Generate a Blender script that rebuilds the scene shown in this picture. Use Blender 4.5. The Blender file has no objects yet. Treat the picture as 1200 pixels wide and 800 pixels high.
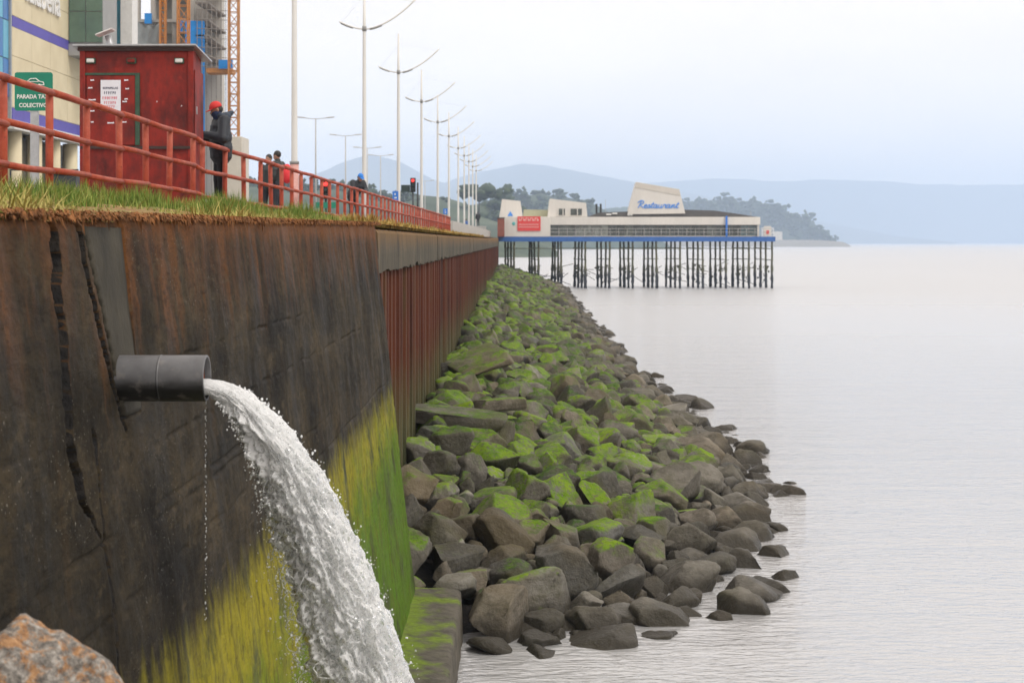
import bpy, bmesh, math, random
import numpy as np
from mathutils import Vector, Matrix
R = math.radians
rng = np.random.default_rng(7)
random.seed(7)
S = bpy.context.scene
COL = S.collection

# ------------------------------------------------------------------ camera
F, VX, HY, H = 2000.0, 603.0, 284.0, 5.4       # focal length in photo pixels, vanishing point, eye height over the water
cam = bpy.data.objects.new('camera', bpy.data.cameras.new('camera'))
COL.objects.link(cam)
cam.location = (0, 0, H)
cam.rotation_euler = (R(90), 0, 0)
cd = cam.data
cd.sensor_width = 36; cd.lens = F * 36 / 1200
cd.shift_x = -(VX - 600) / 1200
cd.shift_y = -(400 - HY) / 1200
cd.clip_start = 0.1; cd.clip_end = 30000
cd.dof.use_dof = True; cd.dof.focus_distance = 12.5; cd.dof.aperture_fstop = 6.3
S.camera = cam

# ------------------------------------------------------------------ sky and sun
SUN_EL, SUN_AZ = R(52), R(125)                  # azimuth clockwise from +Y: over the sea, a little behind the camera
W = bpy.data.worlds.new('World'); S.world = W; W.use_nodes = True
wt = W.node_tree; wt.nodes.clear()
def wn(t, **k):
    n = wt.nodes.new(t)
    for a, b in k.items(): setattr(n, a, b)
    return n
sky = wn('ShaderNodeTexSky', sky_type='NISHITA', sun_disc=False, sun_elevation=SUN_EL, sun_rotation=SUN_AZ,
         air_density=1.2, dust_density=2.0, ozone_density=1.0)
tc = wn('ShaderNodeTexCoord'); mp = wn('ShaderNodeMapping'); mp.inputs['Scale'].default_value = (2.2, 2.2, 8.0)
wt.links.new(tc.outputs['Generated'], mp.inputs['Vector'])
nz = wn('ShaderNodeTexNoise'); nz.inputs['Scale'].default_value = 1.6; nz.inputs['Detail'].default_value = 5
nz.inputs['Roughness'].default_value = .5
wt.links.new(mp.outputs[0], nz.inputs['Vector'])
cr = wn('ShaderNodeValToRGB')
cr.color_ramp.elements[0].position = .32; cr.color_ramp.elements[0].color = (7.7, 6.95, 6.3, 1)
cr.color_ramp.elements[1].position = .70; cr.color_ramp.elements[1].color = (8.8, 7.95, 7.2, 1)
wt.links.new(nz.outputs['Fac'], cr.inputs['Fac'])
mx = wn('ShaderNodeMix', data_type='RGBA'); mx.inputs[0].default_value = .93
wt.links.new(sky.outputs[0], mx.inputs[6]); wt.links.new(cr.outputs[0], mx.inputs[7])
bg = wn('ShaderNodeBackground'); bg.inputs['Strength'].default_value = .126
wt.links.new(mx.outputs[2], bg.inputs['Color'])
wo = wn('ShaderNodeOutputWorld'); wt.links.new(bg.outputs[0], wo.inputs['Surface'])
sl = bpy.data.lights.new('sun', 'SUN'); sl.energy = 1.2; sl.angle = R(22); sl.color = (1, .96, .9)
so = bpy.data.objects.new('sun', sl); COL.objects.link(so)
sd = Vector((math.sin(SUN_AZ) * math.cos(SUN_EL), math.cos(SUN_AZ) * math.cos(SUN_EL), math.sin(SUN_EL)))
so.rotation_euler = sd.to_track_quat('Z', 'Y').to_euler()
so.location = (40, -20, 60)
vs = S.view_settings; vs.view_transform = 'Standard'; vs.look = 'None'; vs.exposure = 0.42; vs.gamma = 1; vs.use_curve_mapping = False
S.render.engine = 'CYCLES'
cy = S.cycles
cy.use_denoising = True; cy.max_bounces = 10; cy.transmission_bounces = 8; cy.transparent_max_bounces = 12
cy.diffuse_bounces = 3; cy.glossy_bounces = 4; cy.volume_bounces = 3; cy.sample_clamp_indirect = 6; cy.caustics_refractive = False; cy.caustics_reflective = False

def wp(px, py, Y):                              # photo pixel + distance -> place in the world
    return Vector(((px - VX) / F * Y, Y, H - (py - HY) / F * Y))
def X_(px, Y): return (px - VX) / F * Y
def Z_(py, Y): return H - (py - HY) / F * Y

# ------------------------------------------------------------------ vectorised noise
_perm = rng.permutation(256); _perm = np.concatenate([_perm, _perm, _perm])
_g = rng.normal(size=(256, 3)); _g /= np.linalg.norm(_g, axis=1)[:, None]
def pnoise(p):
    p = np.asarray(p, float); i = np.floor(p).astype(int); f = p - i; u = f * f * f * (f * (f * 6 - 15) + 10); i &= 255
    out = 0
    for dx in (0, 1):
        for dy in (0, 1):
            for dz in (0, 1):
                h = _perm[_perm[_perm[(i[:, 0] + dx) & 255] + ((i[:, 1] + dy) & 255)] + ((i[:, 2] + dz) & 255)]
                g = _g[h]; d = f - np.array([dx, dy, dz])
                w = (u[:, 0] if dx else 1 - u[:, 0]) * (u[:, 1] if dy else 1 - u[:, 1]) * (u[:, 2] if dz else 1 - u[:, 2])
                out = out + w * (g * d).sum(1)
    return out * 1.5
def fbm(p, o=4, r=.5):
    a, s, t = 1., 1., 0
    for k in range(o):
        t = t + a * pnoise(np.asarray(p) * s + k * 17.3); a *= r; s *= 2.03
    return t

# ------------------------------------------------------------------ materials
class NT:
    def __init__(s, name):
        s.m = bpy.data.materials.new(name); s.m.use_nodes = True; s.t = s.m.node_tree
        s.b = s.t.nodes['Principled BSDF']; s.out = s.t.nodes['Material Output']
    def n(s, t, **k):
        n = s.t.nodes.new(t)
        for a, b in k.items(): setattr(n, a, b)
        return n
    def set(s, sock, v):
        if isinstance(v, bpy.types.NodeSocket): s.t.links.new(v, sock)
        elif isinstance(v, (tuple, list)) and sock.type == 'RGBA' and len(v) == 3: sock.default_value = (*v, 1)
        else: sock.default_value = v
    def pos(s): return s.n('ShaderNodeNewGeometry').outputs['Position']
    def obj(s): return s.n('ShaderNodeTexCoord').outputs['Object']
    def island(s): return s.n('ShaderNodeNewGeometry').outputs['Random Per Island']
    def sep(s, v):
        n = s.n('ShaderNodeSeparateXYZ'); s.set(n.inputs[0], v); return n.outputs
    def map(s, v, scale=(1, 1, 1), loc=(0, 0, 0)):
        n = s.n('ShaderNodeMapping'); s.set(n.inputs[0], v); n.inputs['Scale'].default_value = scale; n.inputs['Location'].default_value = loc; return n.outputs[0]
    def noise(s, v, scale=1., detail=4., rough=.55, dist=0.):
        n = s.n('ShaderNodeTexNoise'); s.set(n.inputs['Vector'], v); n.inputs['Scale'].default_value = scale
        n.inputs['Detail'].default_value = detail; n.inputs['Roughness'].default_value = rough; n.inputs['Distortion'].default_value = dist
        return n.outputs['Fac']
    def vor(s, v, scale=1., feat='F1'):
        n = s.n('ShaderNodeTexVoronoi', feature=feat); s.set(n.inputs['Vector'], v); n.inputs['Scale'].default_value = scale; return n.outputs['Distance']
    def math(s, op, a, b=0., c=0., clamp=False):
        n = s.n('ShaderNodeMath', operation=op, use_clamp=clamp); s.set(n.inputs[0], a); s.set(n.inputs[1], b); s.set(n.inputs[2], c); return n.outputs[0]
    def rng(s, v, a, b, c=0., d=1., smooth=True):
        n = s.n('ShaderNodeMapRange', interpolation_type='SMOOTHSTEP' if smooth else 'LINEAR')
        s.set(n.inputs[0], v)
        for i, q in enumerate((a, b, c, d)): n.inputs[1 + i].default_value = q
        return n.outputs[0]
    def mix(s, f, a, b, mode='MIX'):
        n = s.n('ShaderNodeMix', data_type='RGBA', blend_type=mode); s.set(n.inputs[0], f); s.set(n.inputs[6], a); s.set(n.inputs[7], b); return n.outputs[2]
    def ramp(s, f, pts):
        n = s.n('ShaderNodeValToRGB'); e = n.color_ramp.elements
        while len(e) < len(pts): e.new(.5)
        for i, (p, c) in enumerate(pts): e[i].position = p; e[i].color = (*c, 1)
        s.set(n.inputs[0], f); return n.outputs[0]
    def bump(s, h, strength=.5, dist=.02, nrm=None):
        n = s.n('ShaderNodeBump'); n.inputs['Strength'].default_value = strength; n.inputs['Distance'].default_value = dist
        s.set(n.inputs['Height'], h)
        if nrm is not None: s.set(n.inputs['Normal'], nrm)
        return n.outputs[0]
    def fin(s, color=None, rough=None, normal=None, **k):
        if color is not None: s.set(s.b.inputs['Base Color'], color)
        if rough is not None: s.set(s.b.inputs['Roughness'], rough)
        if normal is not None: s.set(s.b.inputs['Normal'], normal)
        for a, v in k.items(): s.set(s.b.inputs[a.replace('_', ' ')], v)
        return s.m
_mc = {}
def plain(name, c, rough=.6, var=.25, scale=6., bump=.0, metal=0., spec=None, streak=False):
    if name in _mc: return _mc[name]
    t = NT(name); p = t.obj()
    if streak: p = t.map(p, (1, 1, .12))
    f = t.noise(p, scale, 6, .6)
    f2 = t.noise(p, scale * 7, 3, .6)
    f = t.math('ADD', t.math('MULTIPLY', f, .75), t.math('MULTIPLY', f2, .25))
    col = t.ramp(f, [(.3, tuple(x * (1 - var) for x in c)), (.7, tuple(min(1, x * (1 + var)) for x in c))])
    kw = dict(Metallic=metal)
    if spec is not None: kw['Specular_IOR_Level'] = spec
    _mc[name] = t.fin(col, rough, t.bump(f, bump, .01) if bump else None, **kw)
    return _mc[name]

# ------------------------------------------------------------------ mesh helpers
def mesh_np(name, v, f, smooth=False):
    v = np.ascontiguousarray(v, np.float32); f = np.ascontiguousarray(f, np.int32); k = f.shape[1]
    me = bpy.data.meshes.new(name)
    me.vertices.add(len(v)); me.vertices.foreach_set('co', v.ravel())
    me.loops.add(f.size); me.loops.foreach_set('vertex_index', f.ravel())
    me.polygons.add(len(f)); me.polygons.foreach_set('loop_start', np.arange(0, f.size, k, dtype=np.int32))
    if smooth: me.polygons.foreach_set('use_smooth', np.ones(len(f), bool))
    me.update(calc_edges=True); me.validate()
    return me
def link(name, me, mat=None, parent=None, loc=None, rot=None, scale=None):
    o = bpy.data.objects.new(name, me)
    COL.objects.link(o)
    if mat is not None and not me.materials: me.materials.append(mat)
    if parent is not None: o.parent = parent
    if loc is not None: o.location = loc
    if rot is not None: o.rotation_euler = rot
    if scale is not None: o.scale = scale
    return o
def tag(o, label=None, cat=None, group=None, kind=None):
    if label: o['label'] = label
    if cat: o['category'] = cat
    if group: o['group'] = group
    if kind: o['kind'] = kind
    return o
def thing(name, label, cat, loc=(0, 0, 0), rz=0., group=None):
    o = bpy.data.objects.new(name, None); o.empty_display_size = .1; COL.objects.link(o)
    o.location = loc; o.rotation_euler = (0, 0, rz)
    return tag(o, label, cat, group)
def copy_tree(o, parent=None):
    c = o.copy(); COL.objects.link(c)
    if parent is not None: c.parent = parent
    for ch in [x for x in o.children]: copy_tree(ch, c)
    return c
class MB:
    def __init__(s): s.v = []; s.f = []
    def add(s, v, f):
        n = len(s.v); s.v += [tuple(p) for p in v]; s.f += [tuple(i + n for i in q) for q in f]; return s
    def box(s, x0, x1, y0, y1, z0, z1):
        v = [(x, y, z) for x in (x0, x1) for y in (y0, y1) for z in (z0, z1)]
        return s.add(v, [(0, 1, 3, 2), (4, 6, 7, 5), (0, 4, 5, 1), (2, 3, 7, 6), (0, 2, 6, 4), (1, 5, 7, 3)])
    def tube(s, pts, r, n=8, cap=True):
        pts = [Vector(p) for p in pts]; rs = r if isinstance(r, (list, tuple)) else [r] * len(pts)
        vs, fs = [], []; up = None
        for i, p in enumerate(pts):
            d = (pts[min(i + 1, len(pts) - 1)] - pts[max(i - 1, 0)]).normalized()
            if up is None:
                up = Vector((0, 0, 1)) if abs(d.z) < .9 else Vector((1, 0, 0))
            a = d.cross(up).normalized(); b = a.cross(d).normalized(); up = b
            for k in range(n):
                t = 2 * math.pi * k / n
                vs.append(p + (a * math.cos(t) + b * math.sin(t)) * rs[i])
        for i in range(len(pts) - 1):
            for k in range(n):
                fs.append((i * n + k, i * n + (k + 1) % n, (i + 1) * n + (k + 1) % n, (i + 1) * n + k))
        if cap:
            fs.append(tuple(range(n - 1, -1, -1))); m = (len(pts) - 1) * n; fs.append(tuple(range(m, m + n)))
        return s.add(vs, fs)
    def prism(s, poly, y0, y1):                  # polygon in x,z pulled along y
        n = len(poly); v = [(x, y0, z) for x, z in poly] + [(x, y1, z) for x, z in poly]
        f = [tuple(range(n)), tuple(range(2 * n - 1, n - 1, -1))] + [(i, i + n, (i + 1) % n + n, (i + 1) % n) for i in range(n)]
        return s.add(v, f)
    def ell(s, c, r, nu=14, nv=9, rot=None):
        vs, fs = [], []
        for j in range(nv + 1):
            ph = math.pi * j / nv
            for i in range(nu):
                th = 2 * math.pi * i / nu
                p = Vector((r[0] * math.sin(ph) * math.cos(th), r[1] * math.sin(ph) * math.sin(th), r[2] * math.cos(ph)))
                if rot is not None: p = rot @ p
                vs.append(Vector(c) + p)
        for j in range(nv):
            for i in range(nu):
                fs.append((j * nu + i, (j + 1) * nu + i, (j + 1) * nu + (i + 1) % nu, j * nu + (i + 1) % nu))
        return s.add(vs, fs)
    def cone(s, p0, p1, r0, r1, n=12):           # round-ended tapered limb
        p0, p1 = Vector(p0), Vector(p1); d = (p1 - p0); L = d.length or 1e-6; d = d / L
        pts, rs = [], []
        for a in (-80, -50, -20): pts.append(p0 + d * r0 * math.sin(R(a))); rs.append(r0 * math.cos(R(a)))
        for a in (20, 50, 80): pts.append(p1 + d * r1 * math.sin(R(a))); rs.append(r1 * math.cos(R(a)))
        return s.tube(pts, rs, n)
    def mesh(s, name, smooth=False, bevel=0.):
        me = bpy.data.meshes.new(name); me.from_pydata([tuple(p) for p in s.v], [], s.f)
        bm = bmesh.new(); bm.from_mesh(me)
        bmesh.ops.recalc_face_normals(bm, faces=bm.faces)
        if bevel: bmesh.ops.bevel(bm, geom=bm.edges, offset=bevel, segments=1, affect='EDGES', clamp_overlap=True)
        bm.to_mesh(me); bm.free()
        if smooth: me.polygons.foreach_set('use_smooth', np.ones(len(me.polygons), bool))
        me.update(); return me
    def build(s, name, mat, parent=None, smooth=False, bevel=0., **k):
        return link(name, s.mesh(name, smooth, bevel), mat, parent, **k)
def remeshed(mb, name, mat, parent, vox=.012, smooth=6):
    me = mb.mesh(name); o = link(name, me, mat)
    m = o.modifiers.new('r', 'REMESH'); m.mode = 'VOXEL'; m.voxel_size = vox; m.use_smooth_shade = True
    m2 = o.modifiers.new('s', 'SMOOTH'); m2.factor = .5; m2.iterations = smooth
    dg = bpy.context.evaluated_depsgraph_get(); dg.update()
    nm = bpy.data.meshes.new_from_object(o.evaluated_get(dg))
    o.modifiers.clear(); o.data = nm; bpy.data.meshes.remove(me); nm.name = name
    if not nm.materials: nm.materials.append(mat)
    nm.polygons.foreach_set('use_smooth', np.ones(len(nm.polygons), bool))
    o.parent = parent
    return o
def lettering(name, text, size, mat, parent, M, extrude=.01, shear=0., width=None, bold=0., align='CENTER'):
    cu = bpy.data.curves.new(name, 'FONT'); cu.body = text; cu.size = size; cu.extrude = extrude; cu.shear = shear; cu.offset = bold
    cu.align_x = align; cu.align_y = 'CENTER'; cu.resolution_u = 3
    o = bpy.data.objects.new(name, cu); COL.objects.link(o)
    dg = bpy.context.evaluated_depsgraph_get(); dg.update()
    me = bpy.data.meshes.new_from_object(o.evaluated_get(dg)); bpy.data.objects.remove(o); bpy.data.curves.remove(cu)
    if width:
        xs = [v.co.x for v in me.vertices]; k = width / (max(xs) - min(xs))
        for v in me.vertices: v.co.x *= k
    me.transform(M); me.name = name
    return link(name, me, mat, parent)
FACE_CAM = Matrix(((1, 0, 0, 0), (0, 0, -1, 0), (0, 1, 0, 0), (0, 0, 0, 1)))      # lettering that faces -Y
def at(x, y, z): return Matrix.Translation((x, y, z))

# ================================================================== THE SETTING
# --- sea
t = NT('sea_water'); p = t.pos()
dist = t.sep(p)[1]
r1 = t.noise(t.map(p, (1.0, 2.6, 1)), 2.6, 3, .55, .6)
r2 = t.noise(t.map(p, (.5, 1.5, 1), (7, 3, 0)), .55, 4, .5, .4)
r3 = t.noise(t.map(p, (1, 1.8, 1), (1, 9, 0)), 7.0, 2, .5, .3)
patch = t.rng(t.noise(t.map(p, (.035, .012, 1)), 1., 3), .35, .68, .35, 1.)
hgt = t.math('ADD', t.math('MULTIPLY', r1, .55), t.math('ADD', t.math('MULTIPLY', r2, .9), t.math('MULTIPLY', r3, .16)))
fade = t.rng(dist, 20, 260, 1., .55, False)
b = t.n('ShaderNodeBump'); b.inputs['Distance'].default_value = .17
t.set(b.inputs['Height'], hgt); t.set(b.inputs['Strength'], t.math('MULTIPLY', fade, t.math('MULTIPLY', patch, t.rng(dist, 22, 60, 1.0, .8))))
M_sea = t.fin((.42, .42, .42), t.rng(dist, 20, 200, .07, .36, False), b.outputs[0], IOR=2.7)
gy = [-300, -100, -30, 0, 12, 24, 36, 50, 70, 95, 125, 160, 200, 250, 320, 420, 560, 760, 1050, 1500, 2200, 3200, 4600, 6600, 9000]; gx = [-60, -20, -5, 0, 5, 12, 25, 50, 90, 150, 250, 400, 700, 1200, 2200, 4500, 9000]
me2 = MB(); me2.add([(a_, b_, 0) for b_ in gy for a_ in gx], [(j * len(gx) + i, j * len(gx) + i + 1, (j + 1) * len(gx) + i + 1, (j + 1) * len(gx) + i) for j in range(len(gy) - 1) for i in range(len(gx) - 1)])
tag(me2.build('sea', M_sea), kind='structure')

# --- land behind the seawall
def XR(Y): return -5.1 + .0105 * Y               # line of the railing
def ztop(Y):                                      # top edge of the wall
    return H + float(np.interp(Y, [3, 6.4, 23.5, 60, 110, 210], [.08, .1, .25, .27, .34, .62]))
M_pave = plain('paving_concrete', (.27, .26, .25), .85, .2, 1.2, .2)
g = MB(); zg = H + .53
ys = [-40, 0, 20, 60, 110, 205, 330, 700, 1500]
for a, c in zip(ys[:-1], ys[1:]):
    xa, xb = (min(XR(a), -2.6) - .05, min(XR(c), -2.6) - .05) if a < 205 else (-8, -8)
    g.add([(-1500, a, zg), (xa, a, zg), (xb, c, zg), (-1500, c, zg), (-1500, a, -2), (xa, a, -2), (xb, c, -2), (-1500, c, -2)], [(0, 1, 2, 3), (1, 5, 6, 2)])
tag(g.build('promenade_ground', M_pave), kind='structure')

t = NT('verge_soil'); p = t.pos()
c = t.ramp(t.noise(p, 3, 6), [(.3, (.20, .085, .028)), (.5, (.26, .16, .05)), (.75, (.16, .17, .04))])
M_soil = t.fin(c, .95, t.bump(t.noise(p, 22, 5), .8, .04))
# grassy bank from wall edge to railing
nY, nX = 260, 14
Yv = np.concatenate([np.linspace(2, 30, 170), np.linspace(30.3, 206, nY - 170)])
V = []
for Y in Yv:
    x0 = -1.90; x1 = XR(Y) - .15
    for k in range(nX):
        u = k / (nX - 1); z = ztop(Y) + .0 + (H + .535 - ztop(Y)) * (u ** 1.5)
        V.append((x0 + (x1 - x0) * u, Y, z))
V = np.array(V); V[:, 2] += .05 * fbm(V * np.array([1.2, .7, 1]), 3) * np.tile(np.sin(np.linspace(0, math.pi, nX)) ** .5, len(Yv))
V[:, 2] += .01
idx = np.arange(nY * nX).reshape(nY, nX)
Fq = np.stack([idx[:-1, :-1], idx[1:, :-1], idx[1:, 1:], idx[:-1, 1:]], -1).reshape(-1, 4)[:, ::-1]
tag(link('grass_verge', mesh_np('grass_verge', V, Fq, True), M_soil), kind='structure')
def verge_z(x, Y):
    x0 = -1.90; x1 = XR(Y) - .15; u = min(max((x - x0) / (x1 - x0), 0), 1)
    return ztop(Y) + (H + .535 - ztop(Y)) * u ** .8

# --- far hills
t = NT('hill_forest'); p = t.pos()
M_hill = t.fin(t.ramp(t.noise(p, .02, 6, .65), [(.35, (.022, .04, .018)), (.5, (.045, .07, .03)), (.7, (.10, .12, .06))]), .95)
t = NT('mountain'); p = t.pos()
M_mount = t.fin(t.ramp(t.noise(p, .002, 6, .6), [(.35, (.03, .045, .03)), (.7, (.06, .075, .06))]), .95)
def ridge(name, pts, Y, depth, mat, rough=0., rs=.02, nx=160, nd=24, zb=-1.):
    xs = np.linspace(X_(pts[0][0], Y), X_(pts[-1][0], Y), nx)
    hs = np.interp(xs, [X_(a, Y) for a, _ in pts], [Z_(b_, Y) for _, b_ in pts])
    V = []
    for j in range(nd):
        v = j / (nd - 1)
        prof = math.sin(math.pi * min(v / .6, 1) / 2) ** .9 if v < .6 else math.cos((v - .6) / .4 * math.pi / 2) ** .8
        for i in range(nx): V.append((xs[i], Y + (v - .6) * depth, zb + (hs[i] - zb) * prof))
    V = np.array(V); pr = np.clip(V[:, 2] / max(hs.max(), 1), 0, 1)
    V[:, 2] += rough * fbm(V * rs, 4, .6) * np.sqrt(pr)
    V[:, 2] = np.maximum(V[:, 2], zb)
    idx = np.arange(nx * nd).reshape(nd, nx)
    Fq = np.stack([idx[:-1, :-1], idx[:-1, 1:], idx[1:, 1:], idx[1:, :-1]], -1).reshape(-1, 4)
    return tag(link(name, mesh_np(name, V, Fq, True), mat), kind='structure')
ridge('wooded_hill', [(150, 232), (280, 219), (340, 217), (390, 222), (440, 230), (500, 239), (560, 249), (600, 259), (625, 270), (640, 281)], 900, 500, M_hill, 7, .012, 220)
ridge('low_hill', [(520, 270), (570, 246), (600, 236), (632, 230), (665, 236), (700, 246), (740, 262), (770, 281)], 1500, 250, M_hill, 8, .008, 160)
ridge('headland', [(560, 281), (660, 258), (740, 245), (800, 240), (845, 238), (870, 241), (900, 247), (925, 256), (938, 266), (948, 275), (958, 281), (966, 283.4)], 2500, 160, M_hill, 10, .012, 260)
ridge('mountain', [(300, 230), (360, 208), (400, 194), (438, 184), (470, 193), (510, 212), (560, 226), (640, 240), (720, 268)], 6000, 1500, M_mount, 20, .0015)
ridge('mountain', [(430, 262), (500, 226), (560, 205), (612, 196), (660, 202), (720, 210), (790, 222), (860, 240), (960, 262), (1060, 280)], 7000, 1500, M_mount, 20, .0015)
ridge('mountain', [(560, 240), (680, 214), (760, 216), (840, 210), (930, 213), (1020, 211), (1120, 216), (1230, 214), (1330, 222), (1460, 240)], 8600, 700, M_mount, 15, .0015)

# ================================================================== THE SEAWALL
BAT = .11
def wall_x(z, Y=0): return -1.898 + BAT * (H - z)           # battered face of the near wall
def wall_hit(px, py):                                       # where a sight line meets that face
    a, c = (px - VX) / F, (py - HY) / F
    Y = 1.898 / (BAT * c - a); return Y, H - c * Y
t = NT('weathered_concrete'); p = t.pos(); x, y, z = t.sep(p)
streak = t.noise(t.map(p, (0, .9, .38)), 1.7, 9, .68, .4)
streak2 = t.noise(t.map(p, (0, 2.3, .42), (0, 5, 2)), 1.6, 8, .68, .5)
blotch = t.noise(t.map(p, (1, .40, 1)), 2.0, 11, .70)
fine = t.noise(t.map(p, (1, .4, 1)), 24, 6, .7)
col = t.ramp(blotch, [(.34, (.011, .009, .0065)), (.48, (.029, .023, .0145)), (.58, (.050, .038, .022)), (.72, (.085, .064, .037))])
col = t.mix(t.math('MULTIPLY', t.rng(streak2, .54, .72), .28), col, (.10, .056, .025))
col = t.mix(t.math('MULTIPLY', t.rng(streak, .50, .34), .55), col, (.015, .014, .012))
up = t.rng(t.math('ADD', z, t.math('MULTIPLY', t.math('SUBTRACT', streak2, .5), 1.9)), H - .62, H + .12)
col = t.mix(t.math('MULTIPLY', up, t.rng(t.math('ADD', t.math('MULTIPLY', streak2, .6), t.math('MULTIPLY', fine, .4)), .42, .60, .15, .75)), col, (.15, .060, .020))
edge = t.rng(t.math('ADD', z, t.math('MULTIPLY', t.math('SUBTRACT', streak2, .5), .3)), H - .02, H + .14)
col = t.mix(edge, col, t.ramp(fine, [(.35, (.09, .035, .014)), (.65, (.27, .11, .035))]))
col = t.mix(t.math('MULTIPLY', t.rng(fine, .46, .62), .55), col, (.014, .013, .011))
col = t.mix(t.math('MULTIPLY', t.rng(t.noise(t.map(p, (1, .4, 1), (4, 4, 4)), 9, 8, .72), .54, .66), .6), col, (.075, .057, .034))
col = t.mix(t.math('MULTIPLY', t.rng(t.noise(p, 70, 2, .5), .68, .74), t.rng(t.noise(p, 1.0, 4), .46, .6)), col, (.28, .26, .22))
ml = t.math('ADD', t.math('SUBTRACT', H - 2.02, z), t.math('ADD', t.math('MULTIPLY', t.math('SUBTRACT', streak2, .5), .45), t.math('MULTIPLY', t.math('SUBTRACT', t.noise(t.map(p, (0, 9, 3)), 1, 5), .5), .5)))
moss = t.math('MULTIPLY', t.rng(ml, -.16, .26), t.rng(t.noise(t.map(p, (0, 3.5, 5)), 2.2, 7, .7), .28, .52, .35, 1.))
mossc = t.mix(t.rng(t.math('ADD', ml, t.math('ADD', t.math('MULTIPLY', t.math('SUBTRACT', blotch, .5), 2.6), t.math('MULTIPLY', t.math('SUBTRACT', y, 14.), .05))), .10, 1.5), (.27, .235, .016), (.085, .165, .012))
mossc = t.mix(t.math('MULTIPLY', t.rng(t.noise(t.map(p, (0, 7, 1.6)), 1.4, 7, .7), .46, .66), .75), mossc, (.10, .085, .02))
mossc = t.mix(t.rng(t.noise(t.map(p, (0, .8, .5), (0, 3, 1)), 1.7, 8, .7), .50, .64), mossc, (.060, .068, .028))
col = t.mix(moss, col, mossc)
hb = t.math('ADD', t.math('MULTIPLY', fine, .5), t.math('ADD', t.math('MULTIPLY', streak2, .5), t.math('MULTIPLY', blotch, .8)))
M_conc = t.fin(col, t.rng(streak, .3, .7, .5, .85), t.bump(hb, .8, .03), Specular_IOR_Level=.06)
t = NT('dark_rubble_and_recess'); M_dark = t.fin(t.ramp(t.noise(t.pos(), 14, 5), [(.40, (.006, .005, .005)), (.62, (.018, .014, .010)), (.80, (.035, .022, .012))]), .95, t.bump(t.noise(t.pos(), 30, 4), .8, .03))
t = NT('smooth_patch_concrete'); p = t.pos()
st = t.noise(t.map(p, (0, 3, .4)), 1.5, 6); bl = t.noise(p, 2.2, 7, .6)
M_patch = t.fin(t.mix(t.math('MULTIPLY', t.rng(st, .4, .7), .5), t.ramp(bl, [(.3, (.034, .031, .024)), (.7, (.082, .072, .052))]), (.04, .037, .03)), .8, t.bump(t.noise(p, 20, 5), .35, .02), Specular_IOR_Level=.15)

sw = thing('concrete_seawall', 'dark stained battered concrete seawall with yellow green algae along its foot', 'seawall', (-1.9, 14, 0))
sw.location = (0, 0, 0)
YE = 23.5
nY, nZ = 640, 480
uu = np.linspace(0, 1, nY); Yv = 1 / (1 / 4.2 + (1 / YE - 1 / 4.2) * (uu * .55 + .45 * (1 - (1 - uu) ** 2)))
Yv = np.sort(Yv); Yv[0] = 2.5
zt = np.array([ztop(Y) for Y in Yv])
vv = np.linspace(0, 1, nZ)
vv = vv ** 1.25
ZZ = zt[None, :] + (-.6 - zt[None, :]) * vv[:, None]
YY = np.broadcast_to(Yv[None, :], ZZ.shape)
XX = -1.898 + BAT * (H - ZZ)
P = np.stack([XX, YY, ZZ], -1).reshape(-1, 3)
d = .014 * fbm(P * np.array([1, .7, 1.1]), 4) + .006 * fbm(P * np.array([3, 4, 7]), 4, .6)
Yf, Zf = P[:, 1], P[:, 2]
def crack(pts, width, depth, wig=.05, seed=0., taper=True):
    q = np.array([wall_hit(*k) for k in pts]); o = np.argsort(-q[:, 1]); q = q[o]
    zc = Zf[:, None] * 0
    yc = np.interp(-Zf, -q[:, 1], q[:, 0])
    n1 = fbm(np.stack([Zf * 3.1 + seed, Zf * 0 + 3.3, Zf * 0], -1), 3, .5)
    n2 = fbm(np.stack([Zf * 2.6 + seed, Yf * 0 + 9.3, Zf * 0], -1), 3, .5)
    w = width * (1 + .55 * n2); w = np.maximum(w, width * .45)
    inside = (Zf < q[0, 1] + .06) & (Zf > q[-1, 1])
    if taper: w = w * np.clip((Zf - q[-1, 1]) / .5, .0, 1) ** .6
    e = np.abs(Yf - yc - wig * n1 - width * .35 * fbm(np.stack([Zf * 11 + seed, Yf * 2, Zf * 0], -1), 3, .6))
    return np.where(inside, -depth * np.clip((w - e) / (width * .30) + .1, 0, 1) * (w > .004), 0)
d += crack([(60, 245), (66, 320), (74, 400), (80, 460), (85, 530), (98, 590), (118, 632)], .062, .40, .06, 2.)
d += crack([(92, 250), (99, 300), (112, 360), (124, 410), (138, 470), (152, 512)], .030, .22, .05, 8.)
d += crack([(112, 520), (120, 600), (130, 680), (140, 800), (146, 900)], .012, .05, .02, 5., False)
for dz, y0, y1, amp in ((.62, 8.6, 15, .010), (1.0, 8.4, 20, .010), (1.30, 4, 12, .009), (1.36, 8.3, 11.5, .014), (1.60, 4, 16, .008), (.80, 4, 6.7, .008), (1.85, 12, 23, .006)):
    zc = H - dz + .02 * fbm(np.stack([Yf * 1.1, Yf * 0 + dz * 9, Yf * 0], -1), 3)
    on = np.clip((Yf - y0) * 3, 0, 1) * np.clip((y1 - Yf) * 3, 0, 1)
    gap = np.clip(fbm(np.stack([Yf * 2.3, Yf * 0 + dz * 5, Yf * 0], -1), 3) * 1.6 + .5, 0, 1)
    d += on * gap * (-.020 * np.exp(-((Zf - zc) / .011) ** 2))
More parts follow.
